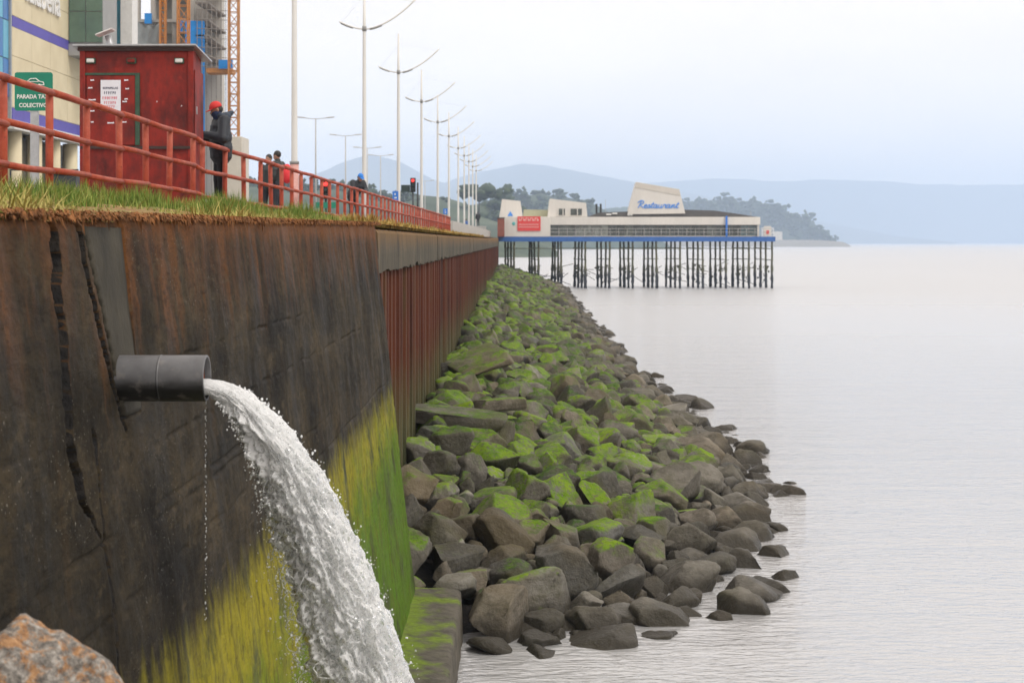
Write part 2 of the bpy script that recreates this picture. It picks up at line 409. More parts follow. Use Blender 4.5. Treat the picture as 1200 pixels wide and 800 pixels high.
# plain smooth strip cut back for the repair panel
yl = np.interp(-Zf, [-wall_hit(99, 275)[1], -wall_hit(150, 505)[1]], [wall_hit(99, 275)[0], wall_hit(150, 505)[0]])
yr = np.interp(-Zf, [-wall_hit(142, 262)[1], -wall_hit(160, 420)[1]], [wall_hit(142, 262)[0], wall_hit(160, 420)[0]])
d += np.where((Yf > yl) & (Yf < yr) & (Zf > wall_hit(150, 490)[1]), -.02, 0)
# ragged top lip and end joint
d += -.03 * np.clip((Zf - (np.interp(Yf, Yv, zt) - .05)) / .05, 0, 1) ** 2
d += -.02 * np.exp(-((Yf - 22.7) / .03) ** 2)
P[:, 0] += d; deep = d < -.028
idx = np.arange(nY * nZ).reshape(nZ, nY)
Fq = np.stack([idx[:-1, :-1], idx[1:, :-1], idx[1:, 1:], idx[:-1, 1:]], -1).reshape(-1, 4)
# back and end faces
n0 = len(P); xb = -2.9
top = P[idx[0]].copy(); top[:, 0] = xb; end = P[idx[:, -1]].copy(); end[:, 0] = xb
P2 = np.concatenate([P, top, end])
ti = n0 + np.arange(nY); ei = n0 + nY + np.arange(nZ)
F2 = np.stack([idx[0, :-1], idx[0, 1:], ti[1:], ti[:-1]], -1)
F3 = np.stack([idx[:-1, -1], idx[1:, -1], ei[1:], ei[:-1]], -1)
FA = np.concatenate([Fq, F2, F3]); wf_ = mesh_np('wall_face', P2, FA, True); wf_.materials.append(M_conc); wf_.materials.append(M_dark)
mi = np.zeros(len(FA), np.int32); zq_ = P[Fq][:, :, 2].mean(1); mi[:len(Fq)] = (deep[Fq].sum(1) >= 2) & (zq_ < np.interp(P[Fq][:, :, 1].mean(1), Yv, zt) - .06); wf_.polygons.foreach_set('material_index', mi)  # wall faces set back deep in the cracks take the near-black material
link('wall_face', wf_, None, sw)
# repair panel: a separate thin skin of smoother concrete
zz = np.linspace(wall_hit(146, 488)[1], H + .07, 60); V = []
for k, zq in enumerate(zz):
    a = np.interp(-zq, [-wall_hit(99, 275)[1], -wall_hit(150, 505)[1]], [wall_hit(99, 275)[0], wall_hit(150, 505)[0]]) + .035 + .012 * math.sin(k * 1.3) + .008 * math.sin(k * 3.1)
    b_ = np.interp(-zq, [-wall_hit(142, 262)[1], -wall_hit(160, 420)[1]], [wall_hit(142, 262)[0], wall_hit(160, 420)[0]]) - .005
    for u in np.linspace(0, 1, 10): V.append((wall_x(zq) - .004, a + (b_ - a) * u, zq))
V = np.array(V); V[:, 0] += .006 * fbm(V * 3, 3); nB = len(V)
Bk = V.copy(); Bk[:, 0] -= .05
idx = np.arange(nB).reshape(60, 10)
Fa = np.stack([idx[:-1, :-1], idx[:-1, 1:], idx[1:, 1:], idx[1:, :-1]], -1).reshape(-1, 4)
rim = np.concatenate([idx[0, :], idx[1:, -1], idx[-1, -2::-1], idx[-2:0:-1, 0]]); rn = np.roll(rim, -1)
Fb = np.stack([rn, rim, rim + nB, rn + nB], -1)
tag(link('repair_panel', mesh_np('repair_panel', np.concatenate([V, Bk]), np.concatenate([Fa, Fb]), True), M_patch, sw), 'smooth grey repair strip beside a crack')
# toe ledge
M_ledge = None
t = NT('ledge_concrete'); p = t.pos()
lc = t.ramp(t.noise(p, 5, 7, .65), [(.3, (.05, .045, .035)), (.7, (.13, .115, .09))])
gm = t.rng(t.math('ADD', t.noise(p, 1.6, 5, .6), t.math('MULTIPLY', t.math('ADD', t.sep(p)[0], .75), -.35)), .52, .72)
nzu = t.sep(t.n('ShaderNodeNewGeometry').outputs['Normal'])[2]
lc = t.mix(t.math('MULTIPLY', gm, t.rng(nzu, .3, .8)), lc, t.ramp(t.noise(p, 12, 4), [(.3, (.10, .13, .02)), (.7, (.17, .25, .02))]))
M_ledge = t.fin(lc, .75, t.bump(t.noise(p, 14, 6), .5, .03), Specular_IOR_Level=.15)
nL = 90; Yl = np.linspace(9, 23.75, nL); prof = [(-1.6, .62), (-1.2, .60), (-.95, .585), (-.78, .575), (-.735, .54), (-.72, .3), (-.70, -.6)]
V = np.array([(x_, Y, z_) for Y in Yl for x_, z_ in prof]); V += np.stack([.025 * fbm(V * 2.2, 4), 0 * V[:, 0], .02 * fbm(V * 2.7 + 5, 4)], -1)
idx = np.arange(len(V)).reshape(nL, len(prof))
Fa = np.stack([idx[:-1, :-1], idx[:-1, 1:], idx[1:, 1:], idx[1:, :-1]], -1).reshape(-1, 4)
m = link('toe_ledge', mesh_np('toe_ledge', V, Fa), M_ledge, sw)

# --- steel sheet piles with a concrete capping beam
t = NT('rusty_steel'); p = t.pos(); x, y, z = t.sep(p)
sk = t.noise(t.map(p, (.5, 2.2, .15)), 2.0, 7, .65, .2); bl = t.noise(p, .8, 6, .6); isl = t.n('ShaderNodeObjectInfo').outputs['Random']
c = t.ramp(t.math('ADD', t.math('MULTIPLY', sk, .7), t.math('MULTIPLY', isl, .3)), [(.28, (.028, .012, .009)), (.45, (.085, .026, .014)), (.6, (.115, .036, .018)), (.7, (.085, .050, .024)), (.85, (.19, .065, .028))])
c = t.mix(t.rng(t.math('ADD', z, t.math('MULTIPLY', bl, 1.6)), 4.4, 2.6), c, t.ramp(sk, [(.3, (.05, .055, .025)), (.55, (.10, .09, .04)), (.75, (.16, .13, .05))]))
M_rust = t.fin(c, .85, t.bump(t.noise(p, 16, 5), .5, .03), Specular_IOR_Level=.15)
t = NT('capping_concrete'); p = t.pos(); x, y, z = t.sep(p)
sk = t.noise(t.map(p, (.4, 1.6, .3)), 1.6, 6, .62); 
c = t.ramp(sk, [(.3, (.045, .042, .036)), (.55, (.11, .095, .07)), (.75, (.19, .16, .12))])
c = t.mix(t.math('MULTIPLY', t.rng(t.math('ADD', z, t.math('MULTIPLY', sk, .5)), H + .05, H + .55), .8), c, (.22, .12, .045))
M_cap = t.fin(c, .9, t.bump(t.noise(p, 9, 6), .6, .04), Specular_IOR_Level=.15)
spw = thing('sheet_pile_wall', 'rusty red brown steel sheet pile wall under a long concrete capping beam', 'seawall', (-2, 23.6, 0))
pw = .8
prof = [(-2.12, 0), (-2.12, .20), (-1.93, .28), (-1.93, .60), (-2.12, .68), (-2.12, .80)]
mb = MB(); n = len(prof)
V = [(x_ + 2, y_, z_) for z_ in (-1.5, 5.3) for x_, y_ in prof] + [(x_ + 1.97, y_, z_) for z_ in (-1.5, 5.3) for x_, y_ in prof]
Fx = [(i, i + 1, n + i + 1, n + i) for i in range(n - 1)] + [(2 * n + i, 3 * n + i, 3 * n + i + 1, 2 * n + i + 1) for i in range(n - 1)] + [(n + i, n + i + 1, 3 * n + i + 1, 3 * n + i) for i in range(n - 1)]
pile_me = mb.add(V, Fx).mesh('sheet_pile'); pile_me.materials.append(M_rust)
npile = 226
for k in range(npile):
    o = link('sheet_pile', pile_me, None, spw, (random.uniform(-.03, .02), k * pw + .02, random.uniform(-.02, .02)))
seg = 6.05; k = 0
while 23.6 + k * seg < 204:
    y0 = 23.62 + k * seg; y1 = y0 + seg - .05; m = MB(); nn = 16; pr = []
    Vc = []
    for j in range(nn + 1):
        Y = y0 + (y1 - y0) * j / nn; zt_ = ztop(Y) - .06; jag = .05 * random.random() + (.05 if random.random() < .15 else 0)
        xo = random.uniform(-.008, .008)
        Vc.append([(-2.6, zt_), (-1.93 + xo, zt_ - .01), (-1.89 + xo, zt_ - .06), (-1.88 + xo, zt_ - .35), (-1.885 + xo, H - .46 + jag), (-2.25, H - .46 + jag * .5)])
    q = len(Vc[0]); V = [(a + 2, y0 + (y1 - y0) * j / nn - 23.6, b_) for j in range(nn + 1) for a, b_ in Vc[j]]
    Fx = [(j * q + i, (j + 1) * q + i, (j + 1) * q + (i + 1) % q, j * q + (i + 1) % q) for j in range(nn) for i in range(q)] + [tuple(range(q)), tuple(nn * q + i for i in range(q - 1, -1, -1))]
    m.add(V, Fx).build('capping_beam', M_cap, spw); k += 1

# ================================================================== DRAIN PIPE AND JET OF WATER
PY, PZ, PR = 7.97, H - (443 - HY) / F * 7.97, .108
t = NT('grey_plastic_pipe'); p = t.pos(); x, y, z = t.sep(p)
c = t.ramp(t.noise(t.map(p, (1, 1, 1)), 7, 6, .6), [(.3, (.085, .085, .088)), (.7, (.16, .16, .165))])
c = t.mix(t.rng(t.math('ADD', z, t.math('MULTIPLY', t.noise(t.map(p, (2, 8, 8)), 3, 5), .07)), PZ + .050, PZ - .015), c, (.016, .016, .016))  # shading of the pipe's underside painted into its colour, edge broken by noise
c = t.mix(t.math('MULTIPLY', t.rng(t.noise(p, 18, 5), .55, .7), .35), c, (.24, .22, .2))
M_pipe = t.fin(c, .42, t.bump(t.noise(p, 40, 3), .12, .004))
t = NT('pipe_lining'); M_line = t.fin(t.ramp(t.noise(t.pos(), 25, 5), [(.35, (.09, .025, .012)), (.7, (.35, .10, .035))]), .7, t.bump(t.noise(t.pos(), 60, 3), .5, .01))
dp = thing('drain_pipe', 'grey plastic drain pipe sticking out of the stained concrete wall', 'pipe', (-1.85, PY, PZ))
xe = X_(243, PY) + 1.85
def ring(x_, r, n=40, sag=0.): return [(x_, r * math.cos(2 * math.pi * k / n), r * math.sin(2 * math.pi * k / n) + sag) for k in range(n)]
def lathe_x(rings, close=False):
    n = len(rings[0]); V = [p for r_ in rings for p in r_]
    Fx = [(i * n + k, i * n + (k + 1) % n, (i + 1) * n + (k + 1) % n, (i + 1) * n + k) for i in range(len(rings) - 1) for k in range(n)]
    return MB().add(V, Fx)
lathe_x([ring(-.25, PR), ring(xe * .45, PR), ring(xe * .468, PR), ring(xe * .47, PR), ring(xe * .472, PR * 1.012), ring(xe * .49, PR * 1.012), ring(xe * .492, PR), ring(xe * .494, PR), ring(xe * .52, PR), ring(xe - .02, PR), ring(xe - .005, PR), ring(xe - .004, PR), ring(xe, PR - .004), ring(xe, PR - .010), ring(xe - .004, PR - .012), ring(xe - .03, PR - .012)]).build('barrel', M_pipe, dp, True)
lathe_x([ring(xe - .03, PR - .0115), ring(-.25, PR - .0115)]).build('lining', M_line, dp, True)
m = MB(); rr = []
for i, (xo, r_) in enumerate(((-.02, .150), (.012, .135), (.02, .118), (.02, .106))):
    rr.append([(xo + .012 * random.uniform(-1, 1), r_ * math.cos(q) * random.uniform(.93, 1.07), r_ * math.sin(q) * random.uniform(.93, 1.07)) for q in np.linspace(0, 2 * math.pi, 24, endpoint=False)])
for r_ in rr:
    for i_ in range(24):
        a, b_, c_ = r_[i_]; r_[i_] = (a - BAT * c_ - .02, b_, c_)
lathe_x(rr).build('mortar_collar', M_dark, dp, True)

t = NT('white_water'); p = t.obj()
na_ = t.noise(p, 16, 5, .6, 1.0); nb2 = t.noise(t.map(p, (1, 1, 1), (3, 1, 2)), 42, 4, .6, .8)
rid = t.math('ADD', t.math('MULTIPLY', t.math('ABSOLUTE', t.math('SUBTRACT', na_, .5)), 1.3), t.math('MULTIPLY', t.math('ABSOLUTE', t.math('SUBTRACT', nb2, .5)), 1.2))
vv3 = t.n('ShaderNodeVectorMath', operation='ADD'); t.set(vv3.inputs[0], p); nn3 = t.n('ShaderNodeTexNoise'); t.set(nn3.inputs['Vector'], p); nn3.inputs['Scale'].default_value = 26; nn3.inputs['Detail'].default_value = 3
sc3 = t.n('ShaderNodeVectorMath', operation='SCALE'); t.set(sc3.inputs[0], nn3.outputs['Color']); sc3.inputs['Scale'].default_value = .055; t.set(vv3.inputs[1], sc3.outputs[0])
e1 = t.rng(t.vor(vv3.outputs[0], 24, 'DISTANCE_TO_EDGE'), .20, .03); e2 = t.rng(t.vor(vv3.outputs[0], 62, 'DISTANCE_TO_EDGE'), .20, .03)
zz3 = t.sep(p)[2]; near_ = t.rng(zz3, -.55, .0)
pat = t.rng(t.noise(p, 9, 5, .65, .6), .42, .64)
wf = t.math('MAXIMUM', t.math('MULTIPLY', e1, .9), t.math('MULTIPLY', e2, t.math('ADD', t.math('MULTIPLY', pat, .40), .08)))
wf = t.math('ADD', wf, t.math('ADD', t.math('MULTIPLY', pat, .26), t.math('MULTIPLY', near_, t.rng(nb2, .35, .6, .30, .9))), clamp=True)
wf = t.math('MULTIPLY', wf, 1.25, clamp=True)
nb = t.bump(t.math('ADD', t.noise(p, 38, 4, .6, .8), t.math('MULTIPLY', t.noise(p, 110, 2), .25)), .8, .012)
tr = t.n('ShaderNodeBsdfTransparent'); tr.inputs['Color'].default_value = (.94, .96, .95, 1)
gs = t.n('ShaderNodeBsdfGlossy'); gs.inputs['Roughness'].default_value = .10; gs.inputs['Color'].default_value = (1, 1, 1, 1); t.set(gs.inputs['Normal'], nb)
lw = t.n('ShaderNodeLayerWeight'); lw.inputs['Blend'].default_value = .30; t.set(lw.inputs['Normal'], nb)
m1 = t.n('ShaderNodeMixShader'); t.set(m1.inputs[0], t.math('ADD', t.math('MULTIPLY', lw.outputs['Fresnel'], .9), .03, clamp=True)); t.t.links.new(tr.outputs[0], m1.inputs[1]); t.t.links.new(gs.outputs[0], m1.inputs[2])
tl = t.n('ShaderNodeBsdfTranslucent'); tl.inputs['Color'].default_value = (.96, .97, .97, 1)
t.fin((.97, .975, .975), .2)
m2 = t.n('ShaderNodeMixShader'); m2.inputs[0].default_value = .5; t.t.links.new(t.b.outputs[0], m2.inputs[1]); t.t.links.new(tl.outputs[0], m2.inputs[2])
ms = t.n('ShaderNodeMixShader'); t.set(ms.inputs[0], wf); t.t.links.new(m1.outputs[0], ms.inputs[1]); t.t.links.new(m2.outputs[0], ms.inputs[2])
t.t.links.new(ms.outputs[0], t.out.inputs['Surface']); M_water = t.m

jet = thing('water_jet', 'white jet of water pouring from the drain pipe in a curve', 'water', (X_(238, PY), PY, PZ - .03))
J0 = np.array(jet.location)
TM = .72
def jet_pt(tt, q, w):
    v = .97 + .88 * q
    return np.stack([v * tt, w * (.085 + .13 * tt), -.045 + .075 * q - 4.9 * tt * tt], -1)
nt, na = 620, 220
tt = (np.linspace(0, 1, nt) ** .8) * TM - .015; th = np.linspace(0, 2 * math.pi, na, endpoint=False)
T2, A2 = np.meshgrid(tt, th, indexing='ij'); T2 = T2.ravel(); A2 = A2.ravel()
def jet_surface(shrink, seed, amp):
    q = .5 + .5 * np.cos(A2) * shrink; w = np.sin(A2) * shrink
    P = jet_pt(np.maximum(T2, 0), q, w); P[:, 0] += np.minimum(T2, 0) * 1.4
    e = 1e-3
    dA = jet_pt(np.maximum(T2, 0), .5 + .5 * np.cos(A2 + e) * shrink, np.sin(A2 + e) * shrink) - jet_pt(np.maximum(T2, 0), q, w)
    dT = jet_pt(np.maximum(T2, 0) + e, q, w) - jet_pt(np.maximum(T2, 0), q, w)
    N = np.cross(dA, dT); N /= np.linalg.norm(N, axis=1)[:, None] + 1e-12
    s = np.maximum(T2, 0) * 1.5 + 4.9 * np.maximum(T2, 0) ** 2
    C = np.stack([np.cos(A2) * 2.2, np.sin(A2) * 2.2, s * 4.], -1)
    grow = np.clip(np.maximum(T2, 0) / .35, 0, 1) ** .8
    W_ = np.stack([fbm(C * .8 + 31, 2), fbm(C * .8 + 57, 2), fbm(C * .8 + 83, 2)], -1) * .5
    n1 = fbm(C + W_ + seed, 2, .5); n2 = .6 - 1.6 * np.abs(fbm((C + W_) * np.array([2.4, 2.4, 1.6]) + seed + 5, 3, .5)); n3 = fbm((C + W_) * np.array([7., 7., 3.6]) + seed + 9, 2, .5)
    inner = .5 - .5 * np.cos(A2)                        # ragged underside
    D = amp * ((.004 + .050 * grow * (.45 + inner)) * n1 + (.003 + .026 * grow * (.4 + 1.1 * inner)) * n2 + (.0022 + .0075 * grow) * n3)
    return P + N * D[:, None], N
idx = np.arange(nt * na).reshape(nt, na); nx_ = np.roll(idx, -1, 1)
Fq = np.stack([idx[:-1], nx_[:-1], nx_[1:], idx[1:]], -1).reshape(-1, 4)
PS, NS = jet_surface(.92, 3., 1.)
Fk = Fq
link('stream', mesh_np('stream', PS, Fk, True), M_water, jet)
link('stream', mesh_np('stream', jet_surface(.62, 23., 1.3)[0], Fk, True), M_water, jet)
# ligaments and threads torn from the underside
mb = MB()
for k in range(90):
    th0 = math.pi + random.gauss(0, 1.25); t0 = random.uniform(.10, .55); L = random.uniform(.012, .04); w = math.sin(th0); q = .5 + .5 * math.cos(th0) * .95
    pts = []; ph = random.uniform(0, 6); wig = random.uniform(.006, .03) * (.4 + t0)
    for i in range(9):
        u = i / 8; tq = t0 + L * u
        pt = jet_pt(np.array([tq]), np.array([q - .22 * math.sin(math.pi * u) * random.uniform(.8, 1.2) * t0 * 1.5]), np.array([w * (1 + .1 * math.sin(ph + u * 4))]))[0]
        pts.append(pt + np.array([wig * math.sin(ph + u * 5), wig * math.cos(ph * 2 + u * 4), wig * .5 * math.sin(u * 7)]))
    r0 = random.uniform(.0010, .0028); mb.tube(pts, [r0 * (.25 + math.sin(math.pi * (i + .5) / 9) * random.uniform(.7, 1.3)) for i in range(9)], 6)
tag(mb.build('torn_threads', M_water, jet, True), kind='stuff')
bm = bmesh.new(); bmesh.ops.create_icosphere(bm, subdivisions=2, radius=1); ico2v = np.array([v.co for v in bm.verts]); ico2f = np.array([[v.index for v in f.verts] for f in bm.faces]); bm.free()
bm = bmesh.new(); bmesh.ops.create_icosphere(bm, subdivisions=1, radius=1); ico1v = np.array([v.co for v in bm.verts]); ico1f = np.array([[v.index for v in f.verts] for f in bm.faces]); bm.free()
Vd, Fd = [], []
nd_ = 0
def drop(c, r, st=1.):
    global nd_
    v = ico1v * r * np.array([1, 1, st]) + c; Vd.append(v); Fd.append(ico1f + nd_); nd_ += len(v)
for k in range(2600):
    tq = random.uniform(.06, .66) ** .9; q = -abs(random.gauss(0, .13)) * (.4 + tq * 1.6) + .06; w = random.gauss(0, .6)
    if random.random() < .12: q = 1.0 + abs(random.gauss(0, .03))
    drop(jet_pt(np.array([tq]), np.array([q]), np.array([w]))[0], random.choice([.0016, .002, .0024, .0032, .0045, .006]), random.uniform(.9, 1.5))
for k in range(70):                                         # dribble under the pipe lip
    zq = -.07 - (k / 70.) ** 1.3 * 1.05 + random.uniform(-.01, .01)
    drop(np.array([.012 + random.gauss(0, .002), random.gauss(0, .003), zq]), random.uniform(.0016, .0034), random.uniform(1, 3.))
tag(link('droplets', mesh_np('droplets', np.concatenate(Vd), np.concatenate(Fd), True), M_water, jet), kind='stuff')

# ================================================================== RIPRAP
def rock_mat(name, moss, dark=0., tint=(1, 1, 1)):
    t = NT(name); p = t.pos(); g = t.n('ShaderNodeNewGeometry'); isl = t.math('FRACT', t.math('ADD', g.outputs['Random Per Island'], t.n('ShaderNodeObjectInfo').outputs['Random']))
    z = t.sep(p)[2]; nz_ = t.sep(g.outputs['Normal'])[2]
    base = t.ramp(isl, [(0, (.075, .072, .064)), (.3, (.135, .124, .103)), (.5, (.175, .163, .138)), (.70, (.22, .185, .14)), (.84, (.12, .12, .112)), (1, (.29, .27, .235))])
    big = t.noise(p, 2.3, 7, .65); sm = t.noise(p, 17, 5, .65); vein = t.noise(t.map(p, (1, 1, 4)), 3, 6, .6, .5)
    c = t.mix(t.rng(big, .35, .65), t.mix(.6, base, (.05, .045, .033)), base)
    c = t.mix(t.math('MULTIPLY', t.rng(sm, .45, .75), .35), c, (.24, .22, .185))
    c = t.mix(t.math('MULTIPLY', t.rng(vein, .52, .68), .35), c, (.075, .065, .045))
    # olive film of algae on every stone, bright moss where it has taken hold
    film = t.rng(t.noise(p, 1.1, 6, .65), .45, .7)
    c = t.mix(t.math('MULTIPLY', film, .7 if moss > 0 else .35), c, (.075, .074, .026))
    c = t.mix(t.math('MULTIPLY', t.rng(t.noise(p, .45, 4), .52, .66), .5), c, (.13, .10, .055))
    wet = t.rng(t.math('ADD', z, t.math('MULTIPLY', big, .35)), .62, .25)
    c = t.mix(t.math('MULTIPLY', wet, .8), c, (.035, .030, .022))
    if moss > 0:
        a = t.math('ADD', t.math('MULTIPLY', nz_, .50), t.math('MULTIPLY', t.noise(p, 1.9, 7, .66), 1.5))
        a = t.math('ADD', a, t.math('MULTIPLY', t.math('SUBTRACT', isl, .5), .25))
        f = t.rng(a, 1.26 - .34 * moss, 1.62 - .34 * moss)
        f = t.math('MULTIPLY', f, t.rng(t.noise(p, 13, 7, .7), .36, .52))
        mc = t.ramp(t.math('ADD', t.math('MULTIPLY', t.noise(p, 3.4, 9, .72), .8), t.math('MULTIPLY', isl, .2)), [(.30, (.016, .040, .006)), (.42, (.05, .105, .009)), (.54, (.12, .21, .012)), (.72, (.20, .285, .018))])
        c = t.mix(f, c, mc)
    hb = t.math('ADD', t.math('MULTIPLY', big, 1.), t.math('MULTIPLY', sm, .35))
    return t.fin(c, t.math('SUBTRACT', .85, t.math('MULTIPLY', wet, .5)), t.bump(hb, 1.0, .07), Specular_IOR_Level=.15)
M_bare, M_part, M_mossy = rock_mat('bare_boulder', 0.), rock_mat('part_mossed_boulder', .58), rock_mat('mossy_boulder', 1.02)
def ico(sub):
    bm = bmesh.new(); bmesh.ops.create_icosphere(bm, subdivisions=sub, radius=1)
    v = np.array([x_.co for x_ in bm.verts]); f = np.array([[x_.index for x_ in q.verts] for q in bm.faces]); bm.free(); return v, f
ICO = {s_: ico(s_) for s_ in (3, 4, 5)}
def rock_shape(sub, seed, cuts=16, round_=.0):
    r_ = np.random.default_rng(seed); v, f = ICO[sub]; v = v.copy()
    v = v * (1 + .16 * fbm(v * .9 + seed * 3.7, 3))[:, None]
    for k in range(cuts):
        n_ = r_.normal(size=3); n_ /= np.linalg.norm(n_); d0 = r_.uniform(.45, .88)
        e = v @ n_ - d0; e = np.where(e > 0, e, 0); v = v - (e * .985)[:, None] * n_
    v = v * (1 + .05 * fbm(v * 2.6 + seed, 5, .6))[:, None]
    v /= np.abs(v).max(0); return v, f
SHAPES4 = [rock_shape(4, 100 + k, 6 + (k * 5) % 13) for k in range(26)]
SHAPES3 = [rock_shape(3, 300 + k, 7 + (k * 3) % 11) for k in range(20)]
CY = [22, 23, 25, 27, 30, 33, 40, 80, 195, 210]; CZ = [.30, .55, .95, 1.35, 1.75, 2.05, 2.1, 2.25, 2.75, 2.8]
TY = [22.3, 22.8, 23.7, 25.4, 30, 37, 44, 56, 69, 107, 193, 210]; TX = [-.3, .9, 1.8, 2.8, 4.2, 5.6, 5.8, 5.5, 5.2, 5.1, 5.8, 6.0]
def bank_z(x_, Y):
    xt = np.interp(Y, TY, TX); cz = np.interp(Y, CY, CZ)
    u = (xt - x_) / (xt + 1.9); return np.where(u > 0, cz * np.clip(u, 0, 1.05) ** .85, u * 3.) - .22
# bed of dark rubble under the boulders
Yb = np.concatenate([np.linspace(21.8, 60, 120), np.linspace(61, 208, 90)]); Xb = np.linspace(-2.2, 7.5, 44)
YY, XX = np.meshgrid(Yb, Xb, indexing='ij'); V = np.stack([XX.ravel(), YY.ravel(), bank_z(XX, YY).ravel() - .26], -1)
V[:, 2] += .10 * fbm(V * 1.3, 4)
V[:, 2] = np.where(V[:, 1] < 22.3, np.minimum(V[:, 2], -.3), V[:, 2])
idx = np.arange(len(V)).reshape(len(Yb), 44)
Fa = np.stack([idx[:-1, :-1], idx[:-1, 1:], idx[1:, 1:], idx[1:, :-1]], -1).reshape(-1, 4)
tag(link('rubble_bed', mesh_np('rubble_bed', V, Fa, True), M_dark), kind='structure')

rocks = []          # x, y, z, r, level
cell = {}
def ok(x_, y_, r_, k_):
    for i in range(int(x_) - 2, int(x_) + 3):
        for j in range(int(y_) - 2, int(y_) + 3):
            for (a, b_, c_) in cell.get((i, j), ()):
                if (a - x_) ** 2 + (b_ - y_) ** 2 < (k_ * (c_ + r_)) ** 2: return False
    return True
def put(x_, y_, r_, lift=0.):
    cell.setdefault((int(x_), int(y_)), []).append((x_, y_, r_)); rocks.append((x_, y_, float(bank_z(x_, y_)) + lift, r_))
for rmax, tries, k_ in ((.53, 150, .86), (.45, 2000, .84), (.35, 8000, .82), (.26, 20000, .80), (.17, 30000, .76)):
    for _ in range(tries):
        y_ = 22.4 + 182 * random.random() ** 1.5; xt = np.interp(y_, TY, TX); x_ = random.uniform(-1.75, xt + .35)
        if y_ < 24.1 and x_ < -.35: continue
        r_ = rmax * random.uniform(.82, 1.1)
        if ok(x_, y_, r_, k_): put(x_, y_, r_, .10 * r_ + random.uniform(-.05, .12) * r_ * 2)
n_top = len(rocks)
for (px, py, r_) in ((820, 478, .42), (805, 470, .5), (770, 442, .35), (890, 552, .28), (930, 566, .26), (918, 578, .4), (905, 620, .3), (912, 650, .36), (880, 700, .55), (900, 690, .4), (915, 676, .3), (864, 715, .5), (840, 722, .3), (775, 728, .5), (705, 382, .3), (712, 402, .3), (760, 470, .4), (800, 545, .3), (690, 735, .45), (610, 742, .5), (580, 735, .42), (560, 725, .4)):
    Y = F * H / (py - HY); rocks.append((X_(px, Y), Y, -.12 + .05 * random.random(), r_))
def level(x_, y_, z_):
    xt = float(np.interp(y_, TY, TX)); u = (xt - x_) / (xt + 1.9)
    s_ = .12 + .95 * min(max((u - .10) / .35, 0), 1) * min(max((y_ - 22.5) / 8, 0.15), 1) + random.uniform(-.38, .38)
    if z_ < .28: s_ -= .35
    return 2 if s_ > .72 else (1 if s_ > .30 else 0)
mats = [M_bare, M_part, M_mossy]
order = sorted(range(len(rocks)), key=lambda i: -rocks[i][3] / rocks[i][1])
LB = ['bare grey brown boulder without moss low in the riprap slope below the seawall',
      'grey boulder with patches of green moss on top in the riprap slope',
      'boulder thickly capped with bright green moss in the riprap slope']
GB = ['bare boulders of the riprap', 'half mossy boulders of the riprap', 'mossy boulders of the riprap']
meshes = {}
far = [([], [], 0), ([], [], 0), ([], [], 0)]; fv = [[], [], []]; ff = [[], [], []]; fn = [0, 0, 0]
for rank, i in enumerate(order):
    x_, y_, z_, r_ = rocks[i]; lv = level(x_, y_, z_)
    sc = np.array([r_ * random.uniform(.95, 1.35), r_ * random.uniform(.85, 1.2), r_ * random.uniform(.62, .95)])
    e = (random.gauss(0, .35), random.gauss(0, .35), random.uniform(0, 6.28))
    if rank < 300:
        k = random.randrange(26); key = (k, lv)
        if key not in meshes:
            me = mesh_np('boulder', SHAPES4[k][0], SHAPES4[k][1], True); me.materials.append(mats[lv]); meshes[key] = me
        o = link('boulder', meshes[key], None, None, (x_, y_, z_), e, tuple(sc))
        u_ = (float(np.interp(y_, TY, TX)) - x_) / (float(np.interp(y_, TY, TX)) + 1.9)
        size = 'large' if r_ > .5 else ('middling' if r_ > .38 else 'small')
        look = ['bare grey brown boulder', 'partly mossed grey boulder', 'moss capped green boulder'][lv]
        if i >= n_top: place = 'half sunk in the shallows off the riprap edge'
        elif u_ < .16: place = 'at the water edge of the riprap'
        elif u_ > .80: place = 'along the foot of the rusty sheet piles' if y_ > 24.5 else 'beside the concrete toe ledge'
        elif y_ < 27: place = 'at the low end of the riprap near the toe ledge'
        elif y_ < 36: place = 'on the slope below the broken concrete slabs'
        else: place = 'on the slope beyond the broken concrete slabs'
        tag(o, size + ' ' + look + ' ' + place, 'boulder', size + ' ' + ['bare', 'half mossy', 'mossy'][lv] + ' boulders ' + place)
    else:
        v, f = SHAPES3[random.randrange(20)]
        from mathutils import Euler
        Mx = np.array(Euler(e).to_matrix()); v = (v * sc) @ Mx.T + np.array([x_, y_, z_])
        fv[lv].append(v); ff[lv].append(f + fn[lv]); fn[lv] += len(v)
for lv, nm in enumerate(('bare_riprap_stones', 'part_mossed_riprap_stones', 'mossy_riprap_stones')):
    tag(link(nm, mesh_np(nm, np.concatenate(fv[lv]), np.concatenate(ff[lv]), True), mats[lv]), ['many bare stones packed along the water edge of the far riprap', 'many part mossed stones packed in the far riprap', 'many moss covered stones packed in the far riprap'][lv], 'stones', kind='stuff')
print('rocks', len(rocks))
